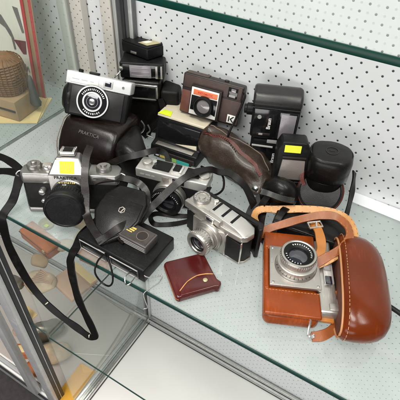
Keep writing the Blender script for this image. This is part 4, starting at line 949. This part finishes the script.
g = G(); g.box((-200, 2, 2), (680, 304, 4), 'grey_board', .6); g.box((20, -60, 4.6), (240, 1.2, 1), 'white_enamel', .2, 1, Matrix.Rotation(radians(28), 4, 'Z')); g.build('board', T)
T = thing('envelope', 'mustard yellow envelope on the floor against the glass partition', 'envelope', (-524, 292, -737), (0, 0, 3))
g = G(); g.box((0, 0, 1.5), (52, 110, 3), 'envelope', .8); g.build('sleeve', T); g = G(); g.prism([(-25, 55), (25, 55), (0, 34)], 3.2, 3.8, 'envelope', 'xy', .1); g.build('flap', T)

# ------------------------------------------------------------------ light
def area(name, loc, target, size, sy, power, col):
    d = bpy.data.lights.new(name, 'AREA'); d.shape = 'RECTANGLE'; d.size = size; d.size_y = sy; d.energy = power; d.color = col
    o = bpy.data.objects.new(name, d); COL.objects.link(o); o.location = loc
    o.rotation_euler = (Vector(target) - Vector(loc)).to_track_quat('-Z', 'Y').to_euler()
    return o
area('ceiling_lamp', (-.5, -.35, 2.0), (-.25, .4, 0), 1.3, .35, 37, (1, .96, .90))
area('ceiling_lamp', (.75, -.1, 2.0), (-.1, .45, 0), .35, 1.3, 22, (1, .95, .88))
area('ceiling_lamp', (-.2, -1.3, 1.6), (-.2, .5, -.5), 1.6, .5, 19, (1, .98, .97))
area('low_fill_light', (-.1, -1.3, -.15), (-.15, .57, -.3), 1.8, .5, 11, (1, .985, .97))  # added fill light, no real source; brightens the wall below the shelf

w = bpy.data.worlds.new('World'); scene.world = w; w.use_nodes = True
nt = w.node_tree; bg = nt.nodes['Background']
tc = nt.nodes.new('ShaderNodeTexCoord'); sp = nt.nodes.new('ShaderNodeSeparateXYZ'); rp = nt.nodes.new('ShaderNodeValToRGB')
mr = nt.nodes.new('ShaderNodeMapRange'); mr.inputs['From Min'].default_value = -1
nt.links.new(tc.outputs['Generated'], sp.inputs[0]); nt.links.new(sp.outputs['Z'], mr.inputs['Value']); nt.links.new(mr.outputs['Result'], rp.inputs['Fac'])
e = rp.color_ramp.elements; e[0].position = .3; e[0].color = (.22, .21, .20, 1); e[1].position = .8; e[1].color = (.85, .87, .88, 1)
nt.links.new(rp.outputs['Color'], bg.inputs['Color']); bg.inputs['Strength'].default_value = .26

# ------------------------------------------------------------------ camera
cd = bpy.data.cameras.new('Camera'); cam = bpy.data.objects.new('Camera', cd); COL.objects.link(cam)
cd.sensor_width = 36; cd.sensor_fit = 'HORIZONTAL'; cd.lens = 36 * 430 / 400; cd.clip_start = .01; cd.clip_end = 60
def cam_rot(yaw, pitch, roll):
    f = Vector((-sin(yaw) * cos(pitch), cos(yaw) * cos(pitch), -sin(pitch))); r = Vector((cos(yaw), sin(yaw), 0)); u = r.cross(f)
    r2 = r * cos(roll) + u * sin(roll); u2 = -r * sin(roll) + u * cos(roll)
    return Matrix((r2, u2, -f)).transposed()
cam.rotation_euler = cam_rot(radians(28.71), radians(43.07), radians(2.665)).to_euler()
cam.location = (0, 0, .455)
scene.camera = cam
scene.render.engine = 'CYCLES'
scene.cycles.max_bounces = 8; scene.cycles.transparent_max_bounces = 20; scene.cycles.glossy_bounces = 4; scene.cycles.diffuse_bounces = 3
scene.cycles.use_denoising = True
scene.view_settings.view_transform = 'Standard'; scene.view_settings.look = 'None'; scene.view_settings.exposure = 0
